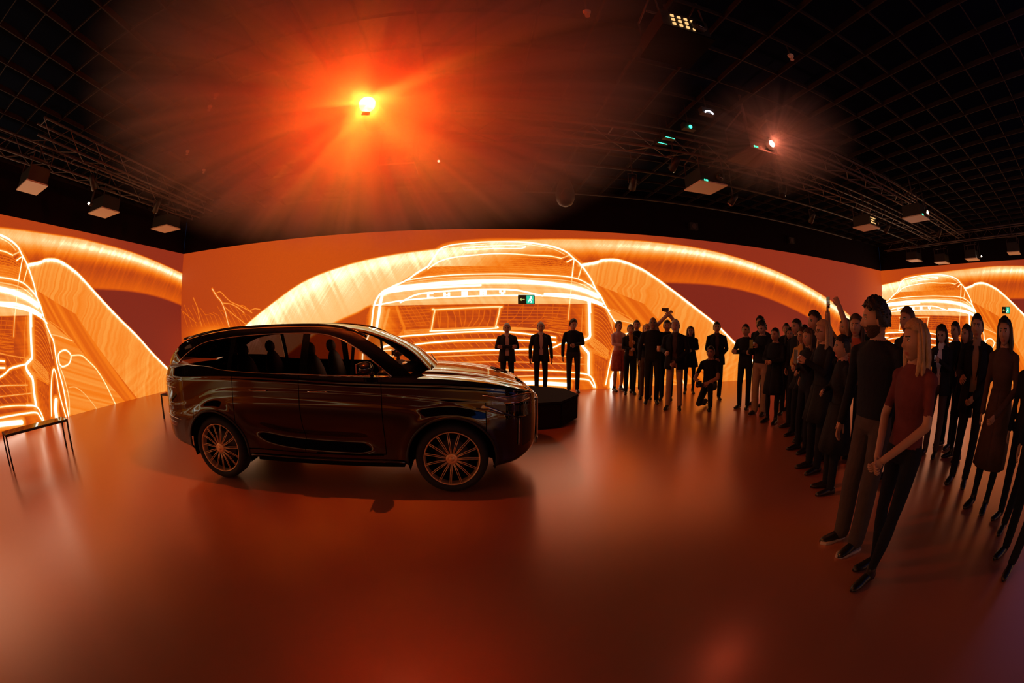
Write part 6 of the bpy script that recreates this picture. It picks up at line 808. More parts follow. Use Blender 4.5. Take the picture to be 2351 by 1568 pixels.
# exit signs
def exit_sign(loc, rz, label):
    t = empty('exit_sign', loc, rz, label, 'sign')
    g = G(); g.box((0, 0, 0), (.40, .05, .22)); g.obj('housing', M_CASE, t)
    g = G(); g.box((.09, -.028, 0), (.18, .008, .19)); g.obj('green_face', emis('exit_green', (.03, .55, .33), 1.1), t)
    g = G(); g.ell((.11, -.034, .055), (.02, .004, .02)); g.tube([(.10, -.034, .03), (.085, -.034, -.02), (.12, -.034, -.045), (.10, -.034, -.08)], .012, 5); g.tube([(.085, -.034, -.02), (.05, -.034, -.04), (.04, -.034, -.07)], .011, 5); g.tube([(.14, -.034, .0), (.10, -.034, .025), (.06, -.034, .0)], .008, 5)
    g.obj('running_figure', emis('exit_white', (.9, 1, .95), 1.6), t)
    g = G(); g.box((-.10, -.028, 0), (.17, .008, .19)); g.obj('dark_face', mat('exit_dim', (.06, .10, .02), .5), t)
    g = G(); g.box((-.09, -.034, 0), (.09, .004, .02)); g.add([(-.16, -.036, 0), (-.12, -.036, .04), (-.12, -.036, -.04)], [(0, 1, 2)]); g.obj('arrow', emis('exit_arrow', (.7, .75, .2), .7), t)
exit_sign((1.23, YB - .035, 2.22), 0, 'green running-man exit sign on the middle screen wall above the men')
exit_sign((XR - .035, 2.99, 2.34), R_(-90), 'green running-man exit sign on the right screen wall')
# ================================================================== podium behind the car
M_POD = mat('podium_black', (.012, .009, .011), .85, spec=.06)
pod = empty('podium', (.86, 6.94, 0), R_(-14 - 22.5), 'low black octagonal podium behind the car nose', 'podium')
def ngon(r, n=8, off=22.5, sx=1., sy=1.): return [(r * sx * math.cos(R_(off + 360 * k / n)), r * sy * math.sin(R_(off + 360 * k / n))) for k in range(n)]
g = G(); g.prism(ngon(.89), .02, .40); g.obj('base', M_POD, pod)
g = G(); g.prism(ngon(.91), .40, .44); g.obj('top', M_POD, pod)
for k in range(8):
    P = ngon(.895); a, b = Vector((*P[k], 0)), Vector((*P[(k + 1) % 8], 0)); c = (a + b) / 2; d = (b - a)
    g = G(); g.box((c.x, c.y, .21), (d.length * .97, .02, .36), rz=math.atan2(d.y, d.x)); g.obj('side_panel', M_POD, pod)
# ================================================================== black tube benches
def bench(loc, rz, L_, W_, H_, label):
    t = empty('tube_bench', (*loc, 0), rz, label, 'bench')
    for sx in (0, 1):
        for sy in (0, 1):
            g = G(); g.box((sx * L_, sy * W_, H_ / 2), (.028, .028, H_)); g.obj('leg', M_PLAST, t)
    g = G(); g.box((L_ / 2, 0, H_), (L_ + .028, .03, .03)); g.box((L_ / 2, W_, H_), (L_ + .028, .03, .03)); g.box((0, W_ / 2, H_), (.03, W_, .03)); g.box((L_, W_ / 2, H_), (.03, W_, .03)); g.obj('top_frame', M_PLAST, t)
    g = G(); g.box((L_ / 2, W_ / 2, H_ + .012), (L_, W_, .012)); g.obj('top_plate', M_GLASS, t)
bench((-6.30, 1.90), R_(84.5), 1.37, .30, .47, 'low black tube bench in front of the left screen')
bench((-6.20, 5.93), R_(-6), 1.37, .30, .47, 'low black tube bench half hidden behind the car tail')
# ================================================================== people
M_SKIN = mat('skin', (.42, .24, .17), .5, spec=.35); M_SKIN2 = mat('skin_dark', (.20, .11, .08), .5, spec=.35)
M_EYEW = mat('eye_white', (.6, .55, .5), .3); M_EYED = mat('eye_dark', (.01, .008, .008), .2); M_LIP = mat('lips', (.36, .12, .10), .45)
def cloth(n, c, r=.85, v=.25, b=.35): return mat(n, c, r, var=v, vscale=14, bump=b, bscale=35, spec=.2)
BLK = cloth('black_cloth', (.008, .011, .020)); BLK2 = cloth('black_wool', (.013, .014, .022)); NAVY = cloth('dark_navy_cloth', (.010, .013, .028))
GREY = cloth('grey_trousers', (.07, .055, .055)); BEIGE = cloth('beige_trousers', (.30, .21, .17)); SHIRT = cloth('pale_shirt', (.55, .48, .46)); WHITE = cloth('white_cloth', (.62, .58, .58))
MAROON = cloth('maroon_top', (.13, .035, .04)); BROWN = cloth('brown_knit', (.075, .045, .04)); PINK = cloth('pink_knit', (.62, .40, .42)); ORANGE = cloth('orange_red_top', (.50, .12, .06)); YELL = cloth('mustard_top', (.45, .24, .06)); JEANS = cloth('dark_jeans', (.02, .025, .04))
PLAID = cloth('plaid_skirt', (.40, .10, .07), v=.7); SHOE = mat('shoe_leather', (.010, .009, .010), .35); SOLE = mat('white_sole', (.6, .5, .48), .6)
HB = mat('black_hair', (.010, .008, .008), .5, bump=.5, bscale=90); HBR = mat('brown_hair', (.05, .028, .018), .5, bump=.5, bscale=90); HBL = mat('blonde_hair', (.42, .26, .13), .5, bump=.5, bscale=90, var=.4, vscale=40); HGR = mat('grey_hair', (.45, .42, .40), .6, bump=.4, bscale=90)
M_PHONE = mat('phone_black', (.01, .01, .012), .2, coat=.5); M_PSCR = emis('phone_screen', (.9, .75, .65), 1.2); M_PSCB = emis('phone_screen_blue', (.55, .7, 1.0), 2.0)
def loft(g, rings, n=16, cap=True):
    """rings: (centre, rx, ry[, rotation])"""
    v = []; f = []
    for r_ in rings:
        c, rx, ry = r_[0], r_[1], r_[2]; M = r_[3] if len(r_) > 3 else None
        for k in range(n):
            a = 2 * math.pi * k / n; q = Vector((rx * math.cos(a), ry * math.sin(a), 0))
            if M is not None: q = M @ q
            v.append(q + Vector(c))
    m = len(rings)
    for i in range(m - 1):
        for k in range(n):
            l = (k + 1) % n; f.append((i * n + k, i * n + l, (i + 1) * n + l, (i + 1) * n + k))
    if cap: f += [tuple(range(n))[::-1], tuple((m - 1) * n + k for k in range(n))]
    g.add(v, f)
def capsule(g, a, b, r0, r1, n=12, bulge=0.):
    a, b = Vector(a), Vector(b); d = b - a; L_ = d.length; d.normalize()
    P = []; R = []
    for t in (-1, -.7, -.35): P.append(a + d * r0 * t * .99); R.append(r0 * math.sqrt(max(0.02, 1 - t * t)))
    for t in (0, .25, .5, .75, 1): P.append(a + d * L_ * t); R.append(r0 + (r1 - r0) * t + bulge * math.sin(math.pi * min(1, t * 1.4)) if t < .72 else r0 + (r1 - r0) * t)
    for t in (.35, .7, 1): P.append(b + d * r1 * t * .99); R.append(r1 * math.sqrt(max(0.02, 1 - t * t)))
    g.tube(P, R, n)
def voxel(g, size, smooth=4):
    me = bpy.data.meshes.new('tmp'); me.from_pydata(g.v, [], g.f); me.update()
    o = bpy.data.objects.new('tmp', me); link(o)
    r = o.modifiers.new('r', 'REMESH'); r.mode = 'VOXEL'; r.voxel_size = size
    s_ = o.modifiers.new('s', 'SMOOTH'); s_.factor = .5; s_.iterations = smooth
    dg = bpy.context.evaluated_depsgraph_get(); ev = o.evaluated_get(dg); m = ev.to_mesh()
    V = np.empty(len(m.vertices) * 3, np.float32); m.vertices.foreach_get('co', V); V = V.reshape(-1, 3).astype(float)
    F = [tuple(p.vertices) for p in m.polygons]
    ev.to_mesh_clear(); bpy.data.objects.remove(o); bpy.data.meshes.remove(me)
    return V, F
def seg_d(P, a, b):
    a, b = np.array(a), np.array(b); d = b - a; t = np.clip(((P - a) @ d) / (d @ d), 0, 1)
    return np.linalg.norm(P - (a + t[:, None] * d), axis=1)
HEADN = {}
def head_geo(fem, hi):
    """skin surface of a head, centre 0, face to -Y"""
    key = (fem, hi)
    if key in HEADN: return HEADN[key]
    nu, nv = (56, 44) if hi else (28, 22)
    v = []; f = []; mi = []
    gs = lambda x, z, cx, cz, sx, sz: math.exp(-((x - cx) / sx) ** 2 - ((z - cz) / sz) ** 2)
    for j in range(nv + 1):
        th = math.pi * j / nv
        for i in range(nu):
            ph = 2 * math.pi * i / nu
            x, y, z = math.sin(th) * math.cos(ph), math.sin(th) * math.sin(ph), math.cos(th)
            X, Y, Z = x * .076, y * .097, z * .118
            low = max(0, -z)
            X *= 1 - .30 * low ** 1.6; 
            if y < 0: Y *= 1 - .06 * low
            else: Y *= 1 - .28 * low ** 1.2
            if y < 0:
                fr = min(1, -y * 2)
                dY = 0
                dY -= .024 * gs(X, Z, 0, -.026, .011, .017) + .012 * gs(X, Z, 0, -.004, .008, .022)          # nose
                dY -= .006 * (gs(X, Z, .028, .026, .02, .008) + gs(X, Z, -.028, .026, .02, .008)) * (0.6 if fem else 1)    # brow
                dY += .011 * (gs(X, Z, .031, .008, .015, .011) + gs(X, Z, -.031, .008, .015, .011))                    # sockets
                dY -= .006 * (gs(X, Z, .042, -.022, .02, .018) + gs(X, Z, -.042, -.022, .02, .018))                    # cheeks
                dY -= .008 * gs(X, Z, 0, -.060, .022, .006) + .007 * gs(X, Z, 0, -.071, .018, .006); dY += .004 * gs(X, Z, 0, -.0655, .022, .002)
                dY -= .012 * gs(X, Z, 0, -.098, .024, .016)                                                             # chin
                dY += .004 * gs(X, Z, 0, -.082, .03, .006)
                Y += dY * fr
            v.append((X, Y, Z))
    for j in range(nv):
        for i in range(nu):
            k = (i + 1) % nu; f.append((j * nu + i, (j + 1) * nu + i, (j + 1) * nu + k, j * nu + k))
            c = [(v[j * nu + i][a] + v[(j + 1) * nu + k][a]) / 2 for a in range(3)]
            lip = c[1] < -.06 and abs(c[0]) < .024 and -.076 < c[2] < -.056
            brow = c[1] < -.06 and .012 < abs(c[0]) < .045 and .024 < c[2] < .031
            mi.append(6 if lip else (5 if brow else 2))
    g = G(); g.v, g.f, g.m = v, f, mi
    g.cur = 2
    for s in (-1, 1):
        g.ell((s * .077, .008, -.012), (.010, .018, .032), nu=10, nv=8)
        if hi:
            g.cur = 7; g.ell((s * .031, -.079, .008), (.0125, .010, .009), nu=10, nv=8); g.cur = 5; g.ell((s * .031, -.0865, .008), (.0058, .004, .006), nu=8, nv=6)
            g.ell((s * .031, -.0845, .0165), (.0145, .006, .0022), nu=8, nv=4); g.cur = 2
        else:
            g.cur = 5; g.ell((s * .030, -.083, .008), (.010, .006, .005), nu=8, nv=5); g.cur = 2
    HEADN[key] = (g.v, g.f, g.m); return HEADN[key]
def hair_geo(style, seed=0):
    g = G(); rng = random.Random(seed); nu, nv = 36, 26
    if style in ('bald',): return None
    vol = {'short': .010, 'crop': .005, 'curly': .018, 'quiff': .016, 'long': .014, 'bob': .014, 'bun': .010, 'tail': .010, 'verylong': .014}[style]
    v = []; ok = []
    for j in range(nv + 1):
        th = math.pi * j / nv
        for i in range(nu):
            ph = 2 * math.pi * i / nu; x, y, z = math.sin(th) * math.cos(ph), math.sin(th) * math.sin(ph), math.cos(th)
            n = vol * (1 + .5 * math.sin(ph * 9 + seed) * math.sin(th * 11) * (1 if style in ('curly', 'quiff') else .3)) + rng.random() * .003
            up = max(0, z); extra = up * (.010 if style in ('curly', 'quiff') else .004)
            front = max(0, -y) * up
            if style == 'quiff': extra += front * .03
            v.append((x * (.077 + n), y * (.098 + n) + .002, z * (.119 + n) + extra))
            long_ = style in ('long', 'bob', 'verylong')
            hl = .058 - .012 * (abs(x) > .6)          # hairline height in front
            zz = z * .119
            if y < -.25: k = zz > hl
            elif y < .12: k = zz > (-.02 if not long_ else -.06) + (-y) * .15
            else: k = zz > (-.055 if not long_ else -.09)
            ok.append(k)
    f = []
    for j in range(nv):
        for i in range(nu):
            k = (i + 1) % nu; q = (j * nu + i, (j + 1) * nu + i, (j + 1) * nu + k, j * nu + k)
            if sum(ok[t] for t in q) >= 3: f.append(q)
    v, f = compact(v, f); g.add(v, f)
    if style == 'curly':
        for k in range(70):
            a = rng.uniform(0, 2 * math.pi); e = rng.uniform(.15, 1.45); r_ = .017
            x, y, z = math.cos(e) * math.cos(a), math.cos(e) * math.sin(a), math.sin(e)
            if y < -.5 and z < .55: continue
            g.ell((x * .088, y * .110 + .004, z * .128), (r_, r_, r_ * .9), nu=7, nv=5)
    if style in ('long', 'verylong', 'bob', 'tail'):
        L_ = {'long': .30, 'verylong': .42, 'bob': .16, 'tail': .28}[style]
        angs = np.linspace(-.25, math.pi + .25, 19) if style != 'tail' else np.linspace(math.pi * .42, math.pi * .58, 5)
        angs = np.repeat(angs, 2) + np.array([rng.uniform(-.09, .09) for _ in range(2 * len(angs))])
        for k, a in enumerate(angs):
            r0 = (.080 if style != 'tail' else .05) * rng.uniform(.92, 1.1); x, y = math.cos(a) * r0, math.sin(a) * r0 * 1.18 + .004
            dl = L_ * (1 + rng.uniform(-.16, .10)); sp = 1.10; w1, w2 = rng.uniform(-.012, .012), rng.uniform(-.018, .018)
            zt = .05 if style != 'tail' else -.0
            P = [(x * .75, y * .75, zt + .055), (x * 1.02, y * 1.03 + .004, zt - .01), (x * sp + w1, y * 1.10 + .008, -.09), (x * sp * 1.02 - w1, y * 1.13 + .016 + w2, -.10 - dl * .5), (x * sp * .94 + w2, y * 1.02 + .012 - w1, -.10 - dl)]
            g.tube(P, [.010, .015, .016, .014, .004], 6)
    if style == 'bun': g.ell((0, .085, .075), (.04, .04, .04), nu=10, nv=8)
    return g
def hand_geo(g, wrist, d, nrm, side, curl=.6, s=1., n=6):
    """palm with five fingers; d = forearm direction, nrm = back of hand, side=+1 thumb side sign"""
    d = Vector(d).normalized(); nrm = Vector(nrm); nrm = (nrm - d * nrm.dot(d)).normalized(); x = d.cross(nrm) * side; w = Vector(wrist)
    M = Matrix((x, nrm, d)).transposed()
    loft(g, [(w - d * .02 * s, .024 * s, .019 * s, M), (w + d * .015 * s, .027 * s, .017 * s, M), (w + d * .05 * s, .038 * s, .016 * s, M), (w + d * .082 * s, .040 * s, .014 * s, M), (w + d * .095 * s, .036 * s, .010 * s, M)], 10)
    for k, (off, ln) in enumerate(((.029, .066), (.010, .075), (-.010, .070), (-.028, .055))):
        a = w + d * .086 * s + x * off * s; dd = d; p = [a]; rr = [.0095 * s]
        for seg, fr in enumerate((.42, .32, .26)):
            ang = curl * (.5 + .35 * seg); dd = (d * math.cos(ang * (seg + 1) * .62) - nrm * math.sin(ang * (seg + 1) * .62)); p.append(p[-1] + dd * ln * fr * s); rr.append((.0090 - .0012 * seg) * s)
        g.tube(p, rr, n)
    a = w + d * .022 * s + x * .026 * s; d1 = (d * .75 + x * .6 - nrm * .25).normalized(); d2 = (d * .95 + x * .1 - nrm * .35).normalized()
    g.tube([a, a + d1 * .036 * s, a + d1 * .036 * s + d2 * .030 * s, a + d1 * .036 * s + d2 * .052 * s], [.013 * s, .0115 * s, .010 * s, .007 * s], n)
ARMS = {
 'down': [(.245, .02, 1.16), (.255, -.05, .90)], 'folded': [(.255, -.06, 1.17), (-.10, -.235, 1.20)], 'clasp': [(.24, -.03, 1.15), (.045, -.22, .96)],
 'phone': [(.225, -.10, 1.18), (.065, -.30, 1.30)], 'up': [(.25, -.20, 1.56), (.10, -.22, 1.82)], 'pocket': [(.27, .05, 1.17), (.215, -.05, .97)],
 'drink': [(.24, -.02, 1.16), (.15, -.27, 1.14)], 'behind': [(.25, .10, 1.17), (.07, .19, .97)], 'lowclasp': [(.245, -.06, 1.14), (.03, -.29, .93)], 'chest': [(.23, -.06, 1.18), (.03, -.22, 1.16)]}
PEOPLE = []
def person(x, y, height, label, look=None, rz=None, arms=('down', 'down'), top=BLK, bottom=BLK, skin=M_SKIN, hair=('short', HB), fem=False, dress=None, jacket=None, shirt=None,
           sleeve='long', head=(0, 0), step=.0, hi=False, crouch=False, lean=0., legs='trousers', glasses=False, group='crowd standing on the right', wide=1., sole=None, feet=.1, beard=None):
    if rz is None:
        look = look or (-.8, 3.2); rz = math.atan2(look[0] - x, -(look[1] - y))
    sc = height / 1.75; t = empty('person', (x, y, 0), rz, label, 'person', group)
    sh = (.185 if not fem else .160) * wide; hz = .93; dz = 0.
    if crouch: dz = -.50
    W = lambda p: tuple(q * sc for q in p)
    hipz = hz + dz; yb = .0
    kn = {}
    for s in (-1, 1):
        if crouch:
            kn[s] = [(s * .085, .10, hipz), (s * .13, -.28, .50) if s > 0 else (s * .12, -.22, .12), (s * .13, -.20, .09) if s > 0 else (s * .11, .22, .10)]
        else:
            st = step * s
            kn[s] = [(s * .088, 0, hz), (s * (.085 + feet * .2), -.02 - st * .5, .50), (s * feet, .02 - st, .085)]
    if crouch: yb = .10
    g = G(); wf = .93 if fem else 1.0; fat = .012 if jacket or top in (BLK2,) else 0
    T = lambda z, y=0.: (0, yb + y + lean * (z - .93), z + dz)
    bust = .022 if fem else 0
    loft(g, [(T(.86), .10 * wf, .07), (T(.90), .155 * wf, .105), (T(.97), .168 * wf, .112), (T(1.06), (.142 if fem else .155) * wide, .098 + fat), (T(1.14), (.132 if fem else .152) * wide, .095 + fat), (T(1.24, -bust * .5), .155 * wf * wide, .105 + bust * .5 + fat), (T(1.32, -bust * .5), .165 * wf * wide, .108 + bust * .4 + fat), (T(1.40), .165 * wf * wide, .095), (T(1.455), .115 * wf, .072), (T(1.49), .062, .058), (T(1.53), .054, .055)], 20)
    thick = {'trousers': (.086, .062, .052), 'slim': (.082, .050, .038), 'bare': (.078, .050, .036), 'wide': (.092, .078, .072)}[legs]
    for s in (-1, 1):
        h_, k_, a_ = kn[s]; capsule(g, h_, k_, thick[0], thick[1]); capsule(g, k_, a_, thick[1], thick[2], bulge=.008 if legs in ('slim', 'bare') else 0)
    A = {}; flip = {}
    for s, mode in ((1, arms[0]), (-1, arms[1])):
        E_, Wr = (ARMS[mode] if isinstance(mode, str) else mode)
        f_ = lambda p: (s * p[0] * (1 if abs(p[0]) < .2 else (sh / .185)), yb + p[1] + lean * (p[2] - .93) * .9, p[2] + dz)
        A[s] = [(s * sh, yb + .005 + lean * .48, 1.392 + dz), f_(E_), f_(Wr)]
        ra = (.050, .043, .036) if not fem else (.043, .036, .028)
        if sleeve == 'long': ra = tuple(q + .005 for q in ra)
        g.ell(A[s][0], (.058, .060, .055), nu=12, nv=8); capsule(g, (s * .04, yb + .012 + lean * .53, 1.462 + dz), (s * (sh - .01), yb + .01 + lean * .48, 1.412 + dz), .042, .036); capsule(g, A[s][0], A[s][1], ra[0], ra[1]); capsule(g, A[s][1], A[s][2], ra[1], ra[2])
    V, F = voxel(g, .0105 if hi else .019, 4 if hi else 2)
    fc = np.array([V[list(q)].mean(0) for q in F])
    dA = np.minimum.reduce([np.minimum(seg_d(fc, A[s][0], A[s][1]) - .04, seg_d(fc, A[s][1], A[s][2]) - .035) for s in (1, -1)])
    dF = np.minimum.reduce([seg_d(fc, A[s][1], A[s][2]) for s in (1, -1)])
    dE = np.minimum.reduce([seg_d(fc, A[s][0], tuple(np.array(A[s][0]) * .45 + np.array(A[s][1]) * .55)) for s in (1, -1)])
    dL = np.minimum.reduce([np.minimum(seg_d(fc, kn[s][0], kn[s][1]) - .07, seg_d(fc, kn[s][1], kn[s][2]) - .05) for s in (1, -1)])
    dT = seg_d(fc, T(1.02), T(1.40)) - .13
    mi = np.full(len(F), 0)
    waist = .985 + dz if not crouch else .47
    leg = (dL < dT) & (dL < dA) & (fc[:, 2] < waist + .04) | ((fc[:, 2] < waist) & (dA > .02))
    mi[leg] = 1
    if legs == 'bare': mi[leg & (fc[:, 2] < .8)] = 2
    arm = (dA < .022) & (dA < dT) & ~leg
    if sleeve == 'short': mi[arm & (dE > .07)] = 2
    if sleeve == 'none': mi[arm & (np.abs(fc[:, 0]) > sh - .02)] = 2
    mi[(fc[:, 2] > 1.485 + dz)] = 2
    if shirt is not None:
        mi[(np.abs(fc[:, 0]) < .055) & (fc[:, 1] < yb - .03 + lean * .3) & (fc[:, 2] > waist) & (dA > .02)] = 3
    g = G(); g.v = [tuple(q) for q in V]; g.f = list(F); g.m = list(mi)
    # neck and head
    hv, hf, hm = head_geo(fem, hi); hy, hp = head
    HM = Matrix.Rotation(R_(hy), 3, 'Z') @ Matrix.Rotation(R_(hp), 3, 'X') * 1.05
    hc = Vector((0, yb - .022 + lean * .68, 1.618 + dz)); g.cur = 2
    loft(g, [(T(1.44), .058, .056), (T(1.50, -.002), .052 if not fem else .046, .054), (hc + HM @ Vector((0, .022, -.085)), .050 if not fem else .043, .054), (hc + HM @ Vector((0, .020, -.05)), .05, .05)], 14)
    n0 = len(g.v); g.v += [tuple(HM @ Vector(q) + hc) for q in hv]; g.f += [tuple(n0 + i for i in q) for q in hf]; g.m += hm
    for s in (1, -1):
        d = Vector(A[s][2]) - Vector(A[s][1]); mode = arms[0] if s == 1 else arms[1]
        nr = Vector((s * .9, -.35, 0)) if mode in ('down', 'pocket', 'lowclasp', 'clasp') else Vector((s * .5, -.6, .5))
        if mode == 'folded': nr = Vector((0, -1, .2))
        g.cur = 2; hand_geo(g, A[s][2], d, nr, -s if mode in ('down', 'pocket') else s * -1, curl=.45 if mode == 'down' else 1.0, s=1. if not fem else .88, n=8 if hi else 5)
    body = mesh_obj('body', [W(q) for q in g.v], g.f, None, t, True, [top, bottom, skin, shirt or top, SHOE, M_EYED, M_LIP, M_EYEW], g.m)
    # shoes
    for s in (-1, 1):
        a_ = Vector(kn[s][2]); g = G(); out = s * .03
        if crouch and s < 0:
            loft(g, [((a_.x, a_.y + .07, .03), .03, .02), ((a_.x, a_.y + .03, .05), .04, .045), ((a_.x, a_.y - .05, .045), .045, .04), ((a_.x, a_.y - .12, .03), .03, .02)], 10)
        else:
            RX = Matrix.Rotation(R_(90), 3, 'X'); hh = 1.0
            tall = .05 if fem else .045
            loft(g, [((a_.x, a_.y + .075, .035), .018, .030, RX), ((a_.x, a_.y + .06, .045), .033, .044, RX), ((a_.x, a_.y + .01, .052), .039, .051, RX), ((a_.x + out * .3, a_.y - .05, .044), .040, .043, RX), ((a_.x + out * .6, a_.y - .11, .031), .045, .030, RX), ((a_.x + out * .9, a_.y - .165, .024), .038, .022, RX), ((a_.x + out, a_.y - .195, .020), .016, .014, RX)], 12)
            capsule(g, (a_.x, a_.y, .06), (a_.x, a_.y + .004, .12), .042, .044)
        so = g.obj('shoe', SHOE, t, smooth=True)
        for vv in so.data.vertices: vv.co *= sc; vv.co.z = max(vv.co.z, .002)
        if sole:
            g = G(); pts = [(.0, .078), (.034, .055), (.040, .01), (.042, -.05), (.048, -.11), (.040, -.17), (.0, -.205), (-.040, -.17), (-.046, -.11), (-.040, -.05), (-.038, .01), (-.032, .055)]
            g.prism([((a_.x + p[0] + out * .5) * sc, (a_.y + p[1]) * sc) for p in pts][::-1], .001, .026); g.obj('sole', sole, so)
    # hair
    hg = hair_geo(hair[0], len(PEOPLE))
    if hg is not None:
        ho = mesh_obj('hair', [W(HM @ Vector(q) + hc) for q in hg.v], hg.f, hair[1], t, True)
    if beard is not None:
        bf = [q for q in hf[:(56 * 44 if hi else 28 * 22)] if all(hv[i][1] < .022 and hv[i][2] < -.030 - .35 * max(0, -hv[i][1] - .07) for i in q) and not (abs(sum(hv[i][0] for i in q) / 4) < .022 and sum(hv[i][1] for i in q) / 4 < -.07 and -.078 < sum(hv[i][2] for i in q) / 4 < -.052)]
        bv, bf = compact(hv, bf); bc = Vector((0, .01, -.03))
        mesh_obj('beard', [W(HM @ ((Vector(q) - bc) * 1.06 + bc) + hc) for q in bv], bf, beard, t, True)
    if glasses:
        g = G()
        for s in (-1, 1): g.tube([HM @ Vector((s * .031 + .019 * math.cos(a), -.098, .008 + .016 * math.sin(a))) + hc for a in np.linspace(0, 2 * math.pi, 14, endpoint=False)], .0022, 4, closed=True); g.tube([HM @ Vector((s * .05, -.096, .012)) + hc, HM @ Vector((s * .079, .0, .006)) + hc], .002, 4)
        g.tube([HM @ Vector((-.012, -.099, .01)) + hc, HM @ Vector((.012, -.099, .01)) + hc], .002, 4)
        go = g.obj('glasses', M_GLOSSB, t)
        for vv in go.data.vertices: vv.co *= sc
    def shell(name, m, rings, gap=0., n=40, thick_=.006, fold=.0, nf=9):
        v = []; f = []
        for (z, rx, ry, *o_) in rings:
            yo = o_[0] if o_ else 0
            for k in range(n + 1):
                a = -math.pi / 2 + gap / 2 + (2 * math.pi - gap) * k / n
                w_ = 1 + fold * math.sin(a * nf) * max(0, (rings[0][0] - z)) / max(.01, rings[0][0] - rings[-1][0])
                v.append(W((rx * w_ * math.cos(a), yb + yo + lean * (z - .93) + ry * w_ * math.sin(a), z + dz)))
        for i in range(len(rings) - 1):
            for k in range(n): f.append((i * (n + 1) + k, i * (n + 1) + k + 1, (i + 1) * (n + 1) + k + 1, (i + 1) * (n + 1) + k))
        o = mesh_obj(name, v, f, m, t, True); md = o.modifiers.new('solid', 'SOLIDIFY'); md.thickness = thick_; return o
    if dress is not None:
        hem, m, kind = dress
        top_z = 1.12 if kind == 'dress' else 1.03
        flare = {'dress': .215, 'skirt': .20, 'pencil': .17, 'coat': .235}[kind]
        rings = [(top_z, .142 * wf * wide, .112 + fat), (1.0, .168 * wf, .125), (.90, .19 * wf, .135), ((.90 + hem) / 2, (.19 + flare) / 2, (.14 + flare * .85) / 2), (hem, flare, flare * .82)]
        shell({'dress': 'dress_skirt', 'skirt': 'skirt', 'pencil': 'skirt', 'coat': 'coat_skirt'}[kind], m, rings, 0, fold=.05, nf=8)
    if jacket is not None:
        m, hem = jacket; wj = wide * wf
        rings = [(1.43, .105 * wj, .080), (1.375, .165 * wj, .112), (1.28, .176 * wj, .128), (1.15, .166 * wj, .124), (1.02, .176 * wj, .130), (.92, .190 * wj, .138), (hem, .200 * wj, .145)]
        shell('jacket', m, rings, .55 if shirt is not None else .12, n=34, thick_=.012, fold=.02)
        for s in (-1, 1):
            v = [W((s * .02, yb - .118 + lean * .2, 1.10 + dz)), W((s * .045, yb - .120 + lean * .3, 1.25 + dz)), W((s * .075, yb - .108 + lean * .4, 1.40 + dz)), W((s * .045, yb - .07 + lean * .5, 1.485 + dz)), W((s * .105, yb - .122 + lean * .4, 1.36 + dz)), W((s * .085, yb - .131 + lean * .3, 1.24 + dz))]
            lp = mesh_obj('lapel', v, [(0, 1, 5), (1, 2, 4, 5), (2, 3, 4)], m, t, True); md = lp.modifiers.new('solid', 'SOLIDIFY'); md.thickness = .006
    P = dict(t=t, A=A, sc=sc, hc=hc, HM=HM); PEOPLE.append(P)
    return P
def held(P, side, kind, label, up=False, scr=None, rotz=0., off=(0, 0, 0)):
    """an object in someone's hand: world placed, top-level"""
    t = P['t']; w_ = Vector(P['A'][side][2]); e_ = Vector(P['A'][side][1]); d = (w_ - e_).normalized()
    c = (w_ + d * .10 + Vector(off)) * P['sc']
    Rz = Matrix.Rotation(t.rotation_euler.z, 3, 'Z'); p = Rz @ c + Vector(t.location)
    if kind == 'smartphone':
        o = empty('smartphone', p, t.rotation_euler.z + rotz, label, 'phone')
        wv, hv = ((.150, .074) if up else (.074, .150))
        g = G(); g.box((0, 0, 0), (wv, .009, hv)); g.obj('case', M_PHONE, o)
        g = G(); g.box((0, .0055, 0), (wv * .92, .002, hv * .94)); g.obj('screen', scr or M_PSCR, o)
    elif kind == 'drinking_glass':
        o = empty('drinking_glass', p, 0, label, 'glass')
        g = G(); g.tube([(0, 0, -.05), (0, 0, -.048), (0, 0, .06)], [.028, .033, .037], 14); g.obj('tumbler', mat('glass_amber', (.75, .5, .35), .15), o, smooth=True)
        g = G(); g.tube([(0, 0, .055), (0, 0, .0605)], [.036, .0375], 14); g.obj('rim', M_CHROME, o)
    elif kind == 'camera':
        o = empty('photo_camera', p, t.rotation_euler.z + rotz, label, 'camera')
        g = G(); g.box((0, 0, 0), (.14, .07, .095)); g.box((0, 0, .06), (.06, .06, .03)); g.obj('body', M_PHONE, o)
        g = G(); g.tube([(0, -.03, 0), (0, -.08, 0), (0, -.13, 0)], [.036, .038, .042], 16); g.obj('lens', M_GLOSSB, o, smooth=True)
    elif kind == 'handbag':
        o = empty('handbag', p, t.rotation_euler.z + rotz, label, 'bag')
        g = G(); loft(g, [((0, 0, -.16), .13, .045), ((0, 0, -.12), .145, .055), ((0, 0, .0), .13, .045), ((0, 0, .02), .12, .02)], 16); g.obj('bag_body', SHOE, o, smooth=True)
        g = G(); g.tube([(-.09, 0, .01), (-.06, 0, .12), (0, 0, .16), (.06, 0, .12), (.09, 0, .01)], .006, 6); g.obj('strap', SHOE, o)
    return o
